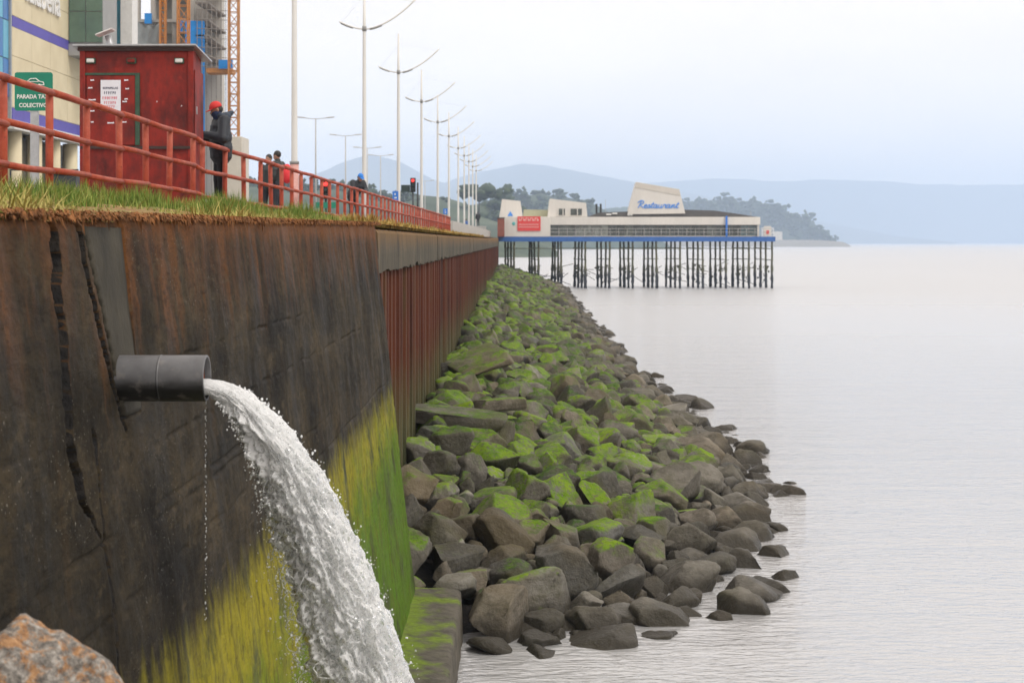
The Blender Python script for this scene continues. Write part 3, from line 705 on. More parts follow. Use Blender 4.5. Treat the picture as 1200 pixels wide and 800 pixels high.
# broken concrete slabs lying on the slope
def slab(px, py, Y, size, rot, label, seed):
    r_ = np.random.default_rng(seed); v, f = ICO[4]; v = v.copy()
    v = np.sign(v) * np.abs(v) ** .28; v /= np.abs(v).max(0)
    for k in range(4):
        n_ = r_.normal(size=3) * np.array([1, 1, .25]); n_ /= np.linalg.norm(n_); e = np.maximum(v @ n_ - r_.uniform(.85, 1.1), 0); v = v - e[:, None] * n_
    v = v * (1 + .03 * fbm(v * 2.5 + seed, 4))[:, None]
    c = wp(px, py, Y)
    o = link('concrete_slab', mesh_np('concrete_slab', v, f, True), M_part, None, c, rot, size)
    tag(o, label, 'slab')
slab(538, 489, 33.5, (.98, .55, .14), (R(4), R(5), R(-6)), 'long flat mossy concrete slab lying against the foot of the rusty sheet piles', 5)
slab(585, 474, 35.0, (.52, .4, .13), (R(-4), R(-3), R(14)), 'short broken concrete slab beside the long flat slab', 6)
slab(562, 424, 44, (.72, .9, .12), (R(10), R(-22), R(20)), 'tilted green concrete slab leaning up on the upper riprap', 9)

# foreground boulder and the mound that carries it (the photographer stands on it)
t = NT('lichen_granite'); p = t.pos()
a = t.noise(p, 14, 6, .7); b_ = t.noise(p, 45, 4, .7); c = t.ramp(b_, [(.33, (.06, .055, .05)), (.5, (.21, .19, .165)), (.66, (.40, .37, .33))])
c = t.mix(t.math('MULTIPLY', t.rng(t.noise(p, 22, 7, .75), .47, .57), .85), c, t.ramp(b_, [(.35, (.20, .085, .03)), (.65, (.46, .24, .09))]))
c = t.mix(t.rng(t.noise(p, 30, 3), .66, .72), c, (.07, .065, .06))
M_gran = t.fin(c, .9, t.bump(t.math('ADD', b_, a), .7, .012))
v, f = rock_shape(5, 911, 10); v = v * (1 + .05 * fbm(v * 5, 4, .6))[:, None]
v[:, 2] += .10 * np.cos(v[:, 0] * 7.5) * (v[:, 2] > 0) * .6
o = link('boulder', mesh_np('boulder', v, f, True), M_gran, None, (-1.385, 4.7, H - 1.335), (0, 0, 0), (.33, .34, .31))
tag(o, 'rough granite boulder speckled with orange lichen before the seawall', 'boulder')
mound = [(-1.0, 4.3, 3.3, .50), (-.95, 4.9, 2.5, .85), (-.6, 3.3, 2.9, .9), (.6, 3.6, 2.5, .95), (-.6, 1.6, 2.9, 1.0), (.7, 1.8, 2.7, 1.0), (-.2, 5.2, 1.3, 1.1), (1.4, 4.3, 1.2, 1.1), (-.3, 3, 1.2, 1.2), (1.6, 2.4, 1.2, 1.2), (0, .6, 1.3, 1.3), (-.3, 6.4, .4, 1.0), (1.4, 5.9, .2, 1.1), (2.6, 4, .2, 1.1), (2.7, 2, .2, 1.2), (.2, -.2, 2.6, 1.1)]
for k, (a, b_, c_, r_) in enumerate(mound):
    lv = 0; key = (k, 0)
    if key not in meshes:
        me = mesh_np('boulder', SHAPES4[k][0], SHAPES4[k][1], True); me.materials.append(M_bare); meshes[key] = me
    tag(link('boulder', meshes[key], None, None, (a, b_, c_), (0, 0, k * 1.7), (r_, r_ * .95, r_ * .72)), 'large bare boulder of the mound under the lichen covered granite boulder', 'boulder', 'boulders of the near mound')

# ================================================================== GRASS ON THE VERGE
def grass_mat(name, pts):
    t = NT(name); isl = t.island()
    c = t.ramp(isl, pts); c = t.mix(t.math('MULTIPLY', t.rng(t.noise(t.pos(), 1.1, 5), .42, .60), .75), c, (.42, .33, .11))
    return t.fin(c, .8, None, Specular_IOR_Level=.2)
M_grass = grass_mat('meadow_grass', [(0, (.09, .14, .025)), (.4, (.19, .24, .045)), (.75, (.33, .34, .09)), (1, (.48, .42, .17))])
M_dry = grass_mat('dry_grass', [(0, (.17, .15, .04)), (.4, (.36, .22, .06)), (.8, (.44, .27, .07)), (1, (.30, .14, .04))])
M_root = plain('hanging_roots', (.21, .085, .026), .95, .65, 4)
def blades(name, n, place, mat, label):
    P0, Hh, Wd, Ld, An = place(n); m_ = len(P0)
    dx, dy = np.cos(An), np.sin(An); side = np.stack([-dy, dx, 0 * dx], -1) * Wd[:, None]; lean = np.stack([dx, dy, 0 * dx], -1)
    up_ = np.array([0, 0, 1.])
    A = P0 - side; B = P0 + side; mid = P0 + up_ * (Hh * .55)[:, None] + lean * (Ld * .35)[:, None]
    C = mid - side * .7; D = mid + side * .7; T = P0 + up_ * Hh[:, None] + lean * Ld[:, None]
    V = np.stack([A, B, C, D, T], 1).reshape(-1, 3); b0 = np.arange(m_)[:, None] * 5
    Ft = np.concatenate([b0 + np.array([[0, 1, 3]]), b0 + np.array([[0, 3, 2]]), b0 + np.array([[2, 3, 4]])])
    return tag(link(name, mesh_np(name, V, Ft), mat), label, 'grass', kind='stuff')
def verge_zv(x_, Y):
    x1 = XR(Y) - .15; u = np.clip((x_ + 1.9) / (x1 + 1.9), 0, 1); zt_ = np.interp(Y, [3, 6.4, 23.5, 60, 110, 210], [.08, .1, .25, .27, .34, .62]) + H
    return zt_ + (H + .535 - zt_) * u ** 1.5
def near_grass(n):
    Y = 4 + 22 * rng.random(n) ** 1.1; u = rng.random(n) ** 1.7; x_ = -1.93 + (XR(Y) + .0 + 1.93) * u
    z_ = verge_zv(x_, Y) - .02
    tuft = fbm(np.stack([x_ * 1.1, Y * .9, 0 * Y], -1), 3); big = np.clip(tuft * 2.2 + .35, .06, 1.5)
    left = np.clip((9.5 - Y) / 3, 0, 1)
    hh = (.03 + .13 * big * rng.random(n)) * (.55 + .45 * np.clip(u * 3, 0, 1)) * (1 + .9 * left)
    hh = hh * np.clip(.55 + 1.5 * fbm(np.stack([Y * 1.3 + x_ * .8, 0 * Y + 4.2, 0 * Y], -1), 3), .22, 1.7)
    keep = tuft > rng.uniform(-.45, .30, n); x_, Y, z_, hh = x_[keep], Y[keep], z_[keep], hh[keep]; n = len(x_)
    return np.stack([x_, Y, z_], -1), hh, .0022 + .003 * rng.random(n) + .0001 * Y, hh * rng.uniform(.2, 1.5, n), rng.uniform(0, 6.28, n)
blades('meadow_grass', 34000, near_grass, M_grass, 'uneven green and straw grass growing on top of the concrete wall')
def tufts(n):
    cs = [(-3.4, 7.6, .25, 1.0), (-4.0, 10.5, .5, .8), (-3.6, 13, .4, .9), (-3.3, 15.2, .35, 1.0), (-2.9, 17.5, .35, 1.15), (-3.4, 19.6, .4, 1.1), (-2.7, 21.8, .4, 1.1), (-3.8, 24.5, .6, 1.0), (-4.2, 17, .5, .9), (-4.4, 8.8, .4, .9)]
    i = rng.integers(0, len(cs), n); c_ = np.array(cs)[i]; x_ = c_[:, 0] + rng.normal(0, .5, n) * c_[:, 2]; Y = c_[:, 1] + rng.normal(0, 1., n) * c_[:, 2]
    x_ = np.clip(x_, XR(Y) + .05, -2.0); hh = rng.uniform(.08, .30, n) * c_[:, 3] * np.clip(1.1 - np.hypot(x_ - c_[:, 0], (Y - c_[:, 1])) / (c_[:, 2] * 2.2), .25, 1)
    return np.stack([x_, Y, verge_zv(x_, Y) - .02], -1), hh, .003 + .003 * rng.random(n), hh * rng.uniform(.05, .6, n), rng.uniform(0, 6.28, n)
t = NT('tuft_grass'); M_tuft = t.fin(t.ramp(t.island(), [(0, (.08, .15, .025)), (.5, (.16, .25, .04)), (1, (.33, .35, .09))]), .75, None, Specular_IOR_Level=.2)
blades('grass_tufts', 16000, tufts, M_tuft, 'taller green grass tufts in front of the red railing')
def edge_mat_(n):
    Y = 4 + 20 * rng.random(n) ** 1.2; zt_ = np.interp(Y, [3, 6.4, 23.5], [.08, .1, .25]) + H
    x_ = np.full(n, -1.895) + rng.uniform(-.05, .03, n); hh = -rng.uniform(.004, .075, n) ** 1.0 * (.4 + .7 * (rng.random(n) > .95)) * (.6 + .8 * np.clip(fbm(np.stack([Y * 2, 0 * Y, 0 * Y], -1), 3) + .4, 0, 1))
    return np.stack([x_, Y, zt_ + rng.uniform(-.005, .035, n)], -1), hh, .003 + .004 * rng.random(n), rng.uniform(0, .03, n), rng.uniform(-1.2, 1.2, n)
blades('hanging_roots', 11000, edge_mat_, M_root, 'rust brown dead roots and moss hanging over the top edge of the concrete wall')
def far_grass(n):
    Y = 23.6 + 85 * rng.random(n) ** 1.5; u = rng.random(n) ** 1.5; x_ = -1.95 + (XR(Y) + 1.95) * u
    hh = rng.uniform(.03, .13, n) * np.clip(1 + fbm(np.stack([x_, Y * .6, 0 * Y], -1), 3), .3, 1.6)
    return np.stack([x_, Y, verge_zv(x_, Y) - .03], -1), hh, .006 + .0003 * Y, hh * rng.uniform(.1, .9, n), rng.uniform(0, 6.28, n)
blades('dry_grass', 30000, far_grass, M_dry, 'dry orange straw grass along the top of the capping beam')

# ================================================================== RED PIPE RAILING
t = NT('red_railing_paint'); p = t.pos(); n1 = t.noise(p, 5, 6, .65); n2 = t.noise(p, 30, 4, .6)
c = t.ramp(n1, [(.3, (.26, .040, .020)), (.55, (.38, .066, .032)), (.75, (.46, .12, .06))])
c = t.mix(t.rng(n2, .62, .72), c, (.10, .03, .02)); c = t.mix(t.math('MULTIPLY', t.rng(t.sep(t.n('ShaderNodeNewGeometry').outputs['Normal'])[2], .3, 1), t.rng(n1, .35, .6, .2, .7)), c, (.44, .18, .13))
M_rail = t.fin(c, .6, t.bump(n2, .2, .006), Specular_IOR_Level=.25)
rail = thing('red_railing', 'long red painted pipe railing with three rails along the promenade edge', 'railing', (XR(15), 15, H + .53))
RO = Vector(rail.location)
posts = [10200 / (624 - x_) for x_ in (-125, -60, 4, 58, 101, 140, 171, 198, 226, 237, 263, 286, 305.5, 318, 330, 342, 352.5, 365, 376.5, 386, 395.5, 404, 412)]
while posts[-1] < 104.5: posts.append(posts[-1] + 1.55)
def railoff(Y): return -.05 if Y > 25.9 else 0.
pm = MB().tube([(0, 0, -.25), (0, 0, 1.03)], .042, 12).mesh('post', True); pm.materials.append(M_rail)
for Y in posts: link('post', pm, None, rail, Vector((XR(Y), Y, H + .53)) - RO + Vector((0, 0, railoff(Y))), (random.gauss(0, .008), random.gauss(0, .008), 0))
for zr in (1.05, .62, .22):
    for a, b_ in zip(posts[:-1], posts[1:]):
        pa = Vector((XR(a) + .03, a - .02, H + .53 + zr + railoff(a) + random.gauss(0, .006))) - RO; pb = Vector((XR(b_) + .03, b_ + .02, H + .53 + zr + railoff(b_) + random.gauss(0, .006))) - RO
        MB().tube([pa, (pa + pb) / 2 + Vector((0, 0, random.gauss(0, .004))), pb], .037 if zr > 1 else .034, 10).build('rail', M_rail, rail, True)

# parapet beyond the railing
M_par = plain('pale_concrete', (.42, .41, .39), .85, .15, 2, .2)
m = MB(); n0 = 12
for k in range(n0):
    a, b_ = 107 + 98 * k / n0, 107 + 98 * (k + 1) / n0 - .06
    m.add([(XR(a) - .1, a, H + .4), (XR(a) + .1, a, H + .4), (XR(a) + .1, a, H + 1.35), (XR(a) - .1, a, H + 1.35), (XR(b_) - .1, b_, H + .4), (XR(b_) + .1, b_, H + .4), (XR(b_) + .1, b_, H + 1.38), (XR(b_) - .1, b_, H + 1.38)], [(0, 1, 2, 3), (4, 7, 6, 5), (1, 5, 6, 2), (0, 3, 7, 4), (3, 2, 6, 7)])
tag(m.build('parapet', M_par), 'low pale concrete parapet between the end of the red railing and the pier', 'parapet')

# ================================================================== RED BOOTH
GZ = H + .53
t = NT('old_red_paint'); p = t.obj(); n1 = t.noise(t.map(p, (1, 1, .5)), 2.2, 7, .68); n2 = t.noise(t.map(p, (1, 1, .3)), 9, 6, .65)
c = t.ramp(n1, [(.30, (.045, .014, .013)), (.44, (.15, .02, .016)), (.56, (.27, .026, .018)), (.72, (.10, .022, .018))])
c = t.mix(t.math('MULTIPLY', t.rng(n2, .56, .7), .6), c, (.10, .035, .03)); c = t.mix(t.math('MULTIPLY', t.rng(t.noise(p, 3.3, 5), .6, .68), .55), c, (.36, .035, .022))
M_red = t.fin(c, .6, t.bump(n2, .15, .01), Specular_IOR_Level=.2)
M_green = plain('dark_green_paint', (.03, .07, .04), .6, .4, 8)
M_dkwood = plain('dark_stained_wood', (.045, .022, .018), .7, .3, 6)
M_galv = plain('galvanised_metal', (.42, .43, .44), .4, .2, 8, 0, .6)
M_white = plain('white_paint', (.72, .71, .68), .6, .12, 5)
M_paper = plain('paper', (.74, .73, .78), .8, .06, 12)
M_ink = plain('dark_ink', (.12, .12, .16), .8, .1, 5); M_redink = plain('pink_ink', (.62, .22, .26), .8, .1, 5)
BY = 26.9; bx0, bx1 = X_(95, BY), X_(226, BY); bh = 2.52; bd = .72; bw = bx1 - bx0
booth = thing('red_booth', 'worn red wooden kiosk booth with a flat metal roof behind the railing', 'booth', ((bx0 + bx1) / 2, BY, GZ)); w2 = bw / 2
MB().box(-w2, w2, 0, bd, 0, bh).build('wall', M_red, booth, bevel=.01)
for xc in (-w2 + .03, w2 - .03): MB().box(xc - .045, xc + .045, -.03, -.002, 0, bh - .01).build('corner_post', M_red, booth, bevel=.006)
MB().box(-w2, w2, -.035, -.003, .94, .985).build('ledge', M_dkwood, booth)
dw = MB().box(-w2 + .09, -w2 + .86, -.028, -.003, 1.0, bh - .42).build('door', M_red, booth, bevel=.008)
MB().box(-w2 + .86, -w2 + .93, -.036, -.004, 1.0, bh - .42).build('door_frame', M_green, dw); MB().box(-w2 + .07, -w2 + .93, -.036, -.004, bh - .42, bh - .385).build('door_frame', M_green, dw)
rf = MB().add([(-w2 - .10, -.14, bh + .03), (w2 + .07, -.14, bh + .035), (w2 + .16, bd + .1, bh - .13), (-w2 - .10, bd + .1, bh - .10), (-w2 - .10, -.14, bh + .055), (w2 + .07, -.14, bh + .06), (w2 + .16, bd + .1, bh - .105), (-w2 - .10, bd + .1, bh - .075)], [(0, 3, 2, 1), (4, 5, 6, 7), (0, 1, 5, 4), (1, 2, 6, 5), (2, 3, 7, 6), (3, 0, 4, 7)]).build('roof', M_galv, booth)
MB().box(-w2 - .04, w2 + .02, -.06, -.004, bh - .04, bh + .028).build('roof_trim', M_dkwood, booth)
for xc, mt in ((-w2 + .16, M_white), (w2 - .21, M_white), (-w2 + .80, M_red)):
    lf = MB().box(xc - .075, xc + .075, -.05, -.004, bh - .24, bh - .15).build('lamp', M_green, booth, bevel=.01); MB().box(xc - .06, xc + .06, -.075, -.045, bh - .225, bh - .165).build('lens', mt, lf, bevel=.012)
if True:
    sdm = MB().box(w2 + .002, w2 + .02, .08, .80, 1.05, 2.2).build('side_panel', M_red, booth, bevel=.006); MB().box(w2 + .02, w2 + .035, .16, .2, 1.5, 1.62).build('handle', M_galv, sdm)
px_ = lambda x_: X_(x_, BY - .03) - booth.location.x
pz_ = lambda y_: Z_(y_, BY - .03) - GZ
pos_ = MB().box(px_(118), px_(141.5), -.036, -.031, pz_(130), pz_(94)).build('poster', M_paper, booth)
lettering('poster_lettering', 'SOPAIPILLAS', .045, M_ink, pos_, at((px_(118) + px_(141)) / 2, -.038, pz_(103.5)) @ FACE_CAM, .001, 0, .24, .0015)
for k, (yy, wd, mt, n_) in enumerate(((109, .20, M_ink, 6), (115, .25, M_redink, 7), (120.5, .20, M_redink, 6), (125, .16, M_redink, 5))):
    m = MB(); xc = (px_(118) + px_(141)) / 2
    for j in range(n_):
        xa = xc - wd / 2 + wd * j / n_; m.box(xa, xa + wd / n_ * .35, -.038, -.0362, pz_(yy) - .022, pz_(yy) + .022); m.box(xa, xa + wd / n_ * random.uniform(.5, .75), -.0379, -.0363, pz_(yy) + random.uniform(-.02, .012), pz_(yy) + .019)
    m.build('poster_lettering', mt, pos_)
for (a, b_, w_) in ((108, 94, 5), (148, 94, 5), (106, 103, 5), (149, 104, 5), (108, 117, 9), (148, 116, 4), (146, 119, 6), (108, 130, 6), (108, 143, 4), (146, 143, 5), (130, 144, 8), (160, 119, 1.5), (184, 119, 1.2), (213, 124, 1)):
    pts = [(px_(a - w_ / 2) + random.uniform(-.01, .01), pz_(b_ + 1)), (px_(a + w_ / 2), pz_(b_ + .8)), (px_(a + w_ / 2 - .6), pz_(b_ - .9)), (px_(a), pz_(b_ - .3)), (px_(a - w_ / 2 + .4), pz_(b_ - .8))]
    MB().prism(pts, -.034, -.0305).build('torn_paper', M_paper, booth)
# lamp with tilted panel on the booth roof
sp = thing('solar_lamp', 'tilted white panel on a grey tube standing on the booth roof', 'lamp', (X_(129, 27.45), 27.45, GZ + bh + .0))
MB().tube([(0.04, 0, -.06), (-.03, 0, .27)], .055, 12).build('tube', M_galv, sp, True)
MB().prism([(-.21, .26), (.05, .36), (.06, .385), (-.20, .285)], -.14, .14).build('panel', M_white, sp)

# ================================================================== PEOPLE
def person(label, loc, rz, J, cloth, k=1., vox=.016, bulk=0., hood=False, hat=None, hair=(.02, .016, .013), pack=None, gaiter=None, sit=False, hands=True):
    t_ = thing('person', label, 'person', loc, rz); t_.scale = (k, k, k)
    skin = plain('skin', (.36, .19, .125), .55, .1, 10)
    jac = plain('jacket_' + label[:18].replace(' ', '_'), cloth[0], .6, .35, 7, .3); tro = plain('trousers_' + label[:18].replace(' ', '_'), cloth[1], .85, .3, 9, .3)
    G = lambda n_: Vector(J[n_])
    hd = G('head'); nk = G('neck'); ch = G('chest'); pe = G('pelvis'); f = Vector(J.get('look', (0, 1, -.1))).normalized(); sd_ = f.cross(Vector((0, 0, 1))).normalized(); u_ = sd_.cross(f).normalized()
    Rt = Matrix((sd_, f, u_)).transposed()
    b = MB()
    b.ell(hd + u_ * .025, (.075, .093, .105), rot=Rt); b.ell(hd + f * .025 - u_ * .055, (.056, .068, .062), rot=Rt)        # skull, jaw
    b.cone(hd + f * .088 + u_ * .012, hd + f * .108 - u_ * .022, .010, .016); b.ell(hd + f * .088 - u_ * .058, (.024, .012, .008), rot=Rt)   # nose, lips
    for s_ in (-1, 1):
        b.ell(hd + sd_ * s_ * .077, (.012, .022, .033), rot=Rt); b.ell(hd + f * .083 + sd_ * s_ * .031 + u_ * .036, (.018, .012, .006), rot=Rt)
    b.cone(nk, hd - u_ * .06, .056, .054); b.cone(ch, nk, .09, .06)
    b.cone(pe, ch, .13, .135)
    for s_, nm in ((-1, 'l'), (1, 'r')):
        sh, el, wr, hp, kn, an = (G(nm + q) for q in ('sh', 'el', 'wr', 'hip', 'knee', 'ankle'))
        b.cone(ch, sh, .09, .058); b.cone(sh, el, .050, .040); b.cone(el, wr, .040, .028); b.cone(pe, hp, .11, .09); b.cone(hp, kn, .078, .055); b.cone(kn, an, .052, .036)
        if hands:
            d_ = (wr - el).normalized(); ho = wr + d_ * .05; sx = d_.cross(Vector((0, 0, 1)))
            sx = sx.normalized() if sx.length > .1 else Vector((1, 0, 0)); nn_ = sx.cross(d_).normalized()
            for q in (-1.5, -.5, .5, 1.5): b.cone(wr, wr + d_ * .085 + sx * q * .017, .016, .012)
            for q, L in ((-1.5, .028), (-.5, .036), (.5, .034), (1.5, .025)):
                p0 = wr + d_ * .09 + sx * q * .019; p1 = p0 + d_ * L - nn_ * .012; b.cone(p0, p1, .0098, .009); b.cone(p1, p1 + d_ * L * .4 - nn_ * L * .8, .009, .008)
            b.cone(wr + d_ * .03 + sx * .03, wr + d_ * .065 + sx * .05 - nn_ * .02, .013, .011)
    body = remeshed(b, 'body', skin, t_, vox if hands else max(vox, .018), 3)
    j = MB(); wa = pe.lerp(ch, .12)
    j.ell(ch.lerp(nk, .15), (.205, .135, .16)); j.cone(wa, ch, .165, .175); j.cone(wa - (ch - wa).normalized() * .06, wa, .172, .165); j.cone(ch, nk, .14, .085); j.cone(nk, nk + (hd - nk) * .2, .085, .08)
    for nm in 'lr':
        sh, el, wr = G(nm + 'sh'), G(nm + 'el'), G(nm + 'wr'); j.cone(ch.lerp(nk, .3), sh, .12, .085); j.cone(sh, el, .092, .078); j.cone(el, wr, .078, .054); m1 = sh.lerp(el, .5); j.ell(m1, (.096, .096, .055)); m1 = el.lerp(wr, .4); j.ell(m1, (.082, .082, .05))
    if bulk:
        j.ell(ch.lerp(wa, .4), (.20 + bulk, .16 + bulk, .20)); j.ell(wa, (.185 + bulk, .165 + bulk, .15)); j.cone(wa, pe - Vector((0, 0, .05)), .18 + bulk * .7, .175 + bulk * .6)
        for nm in 'lr': j.cone(G(nm + 'sh'), G(nm + 'el'), .095 + bulk * .5, .085 + bulk * .5); j.cone(G(nm + 'el'), G(nm + 'wr'), .085 + bulk * .4, .058)
    jk = remeshed(j, 'jacket', jac, t_, vox, 3)
    if hood:
        hq = MB(); hq.ell(nk - Vector((0, .10, -.03)), (.13, .09, .07)); hq.cone(nk - Vector((0, .12, -.04)), nk - Vector((0, .21, -.10)), .075, .034); hq.cone(nk + Vector((-.09, 0, .03)), nk + Vector((.09, 0, .03)), .06, .06)
        remeshed(hq, 'hood', plain('navy_hood', (.02, .035, .06), .6, .3, 8), t_, .014, 4)
    l = MB()
    for nm in 'lr':
        hp, kn, an = G(nm + 'hip'), G(nm + 'knee'), G(nm + 'ankle'); l.cone(pe, hp, .135, .115); l.cone(hp, kn, .104, .078); l.cone(kn, an, .078, .062)
    remeshed(l, 'trousers', tro, t_, vox, 3)
    for nm in 'lr':
        an = G(nm + 'ankle'); fo_ = Vector(J.get(nm + 'foot', (0, 1, 0))); 
        s1 = MB().cone(an + Vector((0, 0, -.035)), an + fo_ * .15 + Vector((0, 0, -.05)), .048, .036); s1.v = [(a, b_, max(c_, an.z - .088)) for a, b_, c_ in s1.v]; s1.build('shoe', plain('black_shoe', (.02, .02, .022), .5, .2, 9), t_, True)
    if hat:
        hm = plain('cap_' + label[:14].replace(' ', '_'), hat, .7, .15, 10); c_ = MB(); c_.ell(hd + u_ * .045 - f * .005, (.088, .106, .102), rot=Rt)
        c_.v = [tuple(Vector(q) if (Vector(q) - hd).dot(u_) > .035 else Vector(q) + u_ * (.035 - (Vector(q) - hd).dot(u_))) for q in c_.v]
        cp = c_.build('cap', hm, t_, True); br = MB(); c0 = hd + u_ * .045
        vv_ = []; 
        for dz in (0, .010):
            for s_ in np.linspace(-1, 1, 9): vv_ += [c0 + sd_ * (.075 * s_) + f * .055 + u_ * dz, c0 + sd_ * (.072 * s_) + f * (.085 + .085 * math.sqrt(max(0, 1 - s_ * s_ * .85))) + u_ * (dz - .022)]
        fs_ = []
        for i in range(8): fs_ += [(2 * i, 2 * i + 1, 2 * i + 3, 2 * i + 2), (18 + 2 * i, 18 + 2 * i + 2, 18 + 2 * i + 3, 18 + 2 * i + 1), (2 * i + 1, 18 + 2 * i + 1, 18 + 2 * i + 3, 2 * i + 3)]
        br.add(vv_, fs_).build('brim', hm, cp, True)
    else:
        c_ = MB(); c_.ell(hd + u_ * .045 - f * .018, (.084, .098, .098), rot=Rt); c_.build('hair', plain('dark_hair', hair, .6, .3, 14), t_, True)
    if hat:
        c_ = MB(); c_.ell(hd + u_ * .0 - f * .035, (.081, .075, .07), rot=Rt); c_.build('hair', plain('dark_hair', hair, .6, .3, 14), t_, True)
    if gaiter: 
        c_ = MB(); c_.cone(nk - u_ * .01, hd - u_ * .055 + f * .015, .098, .088); c_.ell(hd - u_ * .05 + f * .03, (.072, .082, .045), rot=Rt); remeshed(c_, 'neck_gaiter', plain('navy_gaiter', gaiter, .8, .2, 8), t_, .014, 3)
    if pack:
        bk = -Vector((0, 1, 0)); c_ = MB(); m0 = ch.lerp(pe, .35); c_.ell(m0 + bk * .25, (.16, .13, .25)); c_.ell(m0 + bk * .33 - Vector((0, 0, .08)), (.12, .09, .13)); remeshed(c_, 'backpack', plain('red_backpack', pack, .6, .2, 6), t_, .02, 4)
    return t_
STAND = dict(pelvis=(0, 0, .95), chest=(0, .01, 1.28), neck=(0, .01, 1.46), head=(0, .03, 1.60), lsh=(-.19, 0, 1.40), lel=(-.25, -.02, 1.12), lwr=(-.24, .08, .88), rsh=(.19, 0, 1.40), rel=(.25, -.02, 1.12), rwr=(.24, .08, .88),
             lhip=(-.09, 0, .90), lknee=(-.11, .02, .50), lankle=(-.12, 0, .088), rhip=(.09, 0, .90), rknee=(.11, .02, .50), rankle=(.12, 0, .088))
J1 = dict(STAND, look=(0, 1, -.38), head=(0, .075, 1.585), neck=(0, .03, 1.46), lel=(-.29, .05, 1.13), lwr=(-.12, .30, 1.19), rel=(.29, .05, 1.13), rwr=(.10, .31, 1.17))
Yp = 28.5
person('person in a red cap, navy neck gaiter and dark jacket standing beside the booth', (X_(259, Yp), Yp, GZ), R(115), J1, ((.018, .022, .03), (.012, .013, .018)), 1.055, .011, hat=(.62, .03, .025), bulk=.022, hood=True, gaiter=(.015, .03, .085))
J2 = dict(STAND, lwr=(-.24, .2, 1.0), look=(.2, 1, -.15))
person('person in dark clothes walking beside the one with a red backpack', (X_(315.5, 43.5), 43.5, GZ), R(165), J2, ((.02, .024, .024), (.02, .022, .03)), .985, .02, hands=False)
person('person in dark clothes carrying a bright red backpack', (X_(326, 42.6), 42.6, GZ), R(70), dict(STAND, look=(0, 1, -.2)), ((.045, .05, .065), (.02, .022, .03)), 1.01, .02, hair=(.035, .022, .015), pack=(.72, .03, .04))
J4 = dict(STAND, pelvis=(0, -.14, .95), chest=(0, .10, 1.22), neck=(0, .20, 1.36), head=(0, .275, 1.475), lsh=(-.19, .15, 1.32), lel=(-.24, .22, 1.08), lwr=(-.05, .42, 1.06), rsh=(.19, .15, 1.32), rel=(.24, .22, 1.08), rwr=(.06, .44, 1.07), lhip=(-.09, -.13, .90), rhip=(.09, -.13, .90), lknee=(-.11, -.05, .5), rknee=(.11, -.05, .5), lankle=(-.12, -.1, .088), rankle=(.12, -.1, .088), look=(0, 1, -.5))
Y4 = 52.9
person('person in a blue cap and dark jacket leaning on the red railing', (XR(Y4) - .42, Y4 + .3, GZ), R(-140), J4, ((.02, .022, .028), (.03, .028, .03)), 1.0, .02, hat=(.03, .22, .68), bulk=.02, hands=False)
Y5 = 205.
person('person in black standing on the parapet end near the pier', (X_(560, Y5), Y5, Z_(265, Y5) + .0), R(20), STAND, ((.015, .015, .018), (.015, .016, .02)), 1.0, .03, hands=False)
J6 = dict(STAND, pelvis=(0, 0, .50), chest=(0, .05, .82), neck=(0, .08, 1.0), head=(0, .11, 1.14), lsh=(-.19, .04, .94), rsh=(.19, .04, .94), lel=(-.24, .1, .70), rel=(.24, .1, .70), lwr=(-.12, .34, .62), rwr=(.12, .34, .62), lhip=(-.09, .02, .48), rhip=(.09, .02, .48), lknee=(-.13, .42, .50), rknee=(.13, .42, .50), lankle=(-.13, .44, .088), rankle=(.13, .44, .088))
person('person in a blue jacket sitting by the parapet near the pier', (X_(547, 196), 196, Z_(264, 196) - .55), R(60), J6, ((.03, .10, .30), (.02, .02, .03)), 1.0, .03, hands=False)
m = MB().box(-.9, .9, -.3, .3, 0, .62).build('platform', M_par, None, bevel=.03, loc=(X_(547, 196), 196.1, GZ)); m.name = 'stone_bench'; m.location.z = Z_(264, 196) - .62 - .16; m.location.z = GZ
tag(m, 'low pale stone bench under the seated person in blue by the pier', 'bench')
m = MB().box(-1.0, 1.0, -.4, .4, 0, max(.1, Z_(265, Y5) - GZ)).build('stone_plinth', M_par, None, bevel=.03, loc=(X_(560, Y5), Y5, GZ)); tag(m, 'low pale plinth under the person standing in black by the pier', 'plinth')

# ================================================================== STREET FURNITURE
M_sgreen = plain('sign_green', (.0, .20, .12), .45, .1, 5); M_swhite = plain('sign_white', (.75, .75, .72), .5, .05, 5); M_blue = plain('sign_blue', (.03, .18, .62), .5, .12, 5); M_black = plain('black_metal', (.018, .02, .02), .45, .3, 6)
SY = 21.; s0 = SY / F
sg = thing('taxi_stop_sign', 'green taxi stop sign with a car symbol on a grey post', 'sign', (X_(40, SY), SY, GZ))
MB().box(-.05, .05, 0, .05, -.03, Z_(88, SY) - GZ).build('post', M_galv, sg, bevel=.006)
x0, x1, z0, z1 = X_(17.5, SY) - sg.location.x, X_(62, SY) - sg.location.x, Z_(130, SY) - GZ, Z_(85, SY) - GZ
poly = []
for cx, cz, a0 in ((x1 - .03, z1 - .03, 0), (x0 + .03, z1 - .03, 90), (x0 + .03, z0 + .03, 180), (x1 - .03, z0 + .03, 270)):
    for q in range(0, 91, 30): poly.append((cx + .03 * math.cos(R(a0 + q)), cz + .03 * math.sin(R(a0 + q))))
pl = MB().prism(poly, -.012, -.001).build('plate', M_sgreen, sg)
lettering('lettering', 'PARADA TAXIS', .07, M_swhite, pl, at((x0 + x1) / 2 + .01, -.014, Z_(113.7, SY) - GZ) @ FACE_CAM, .001, 0, .43, .002)
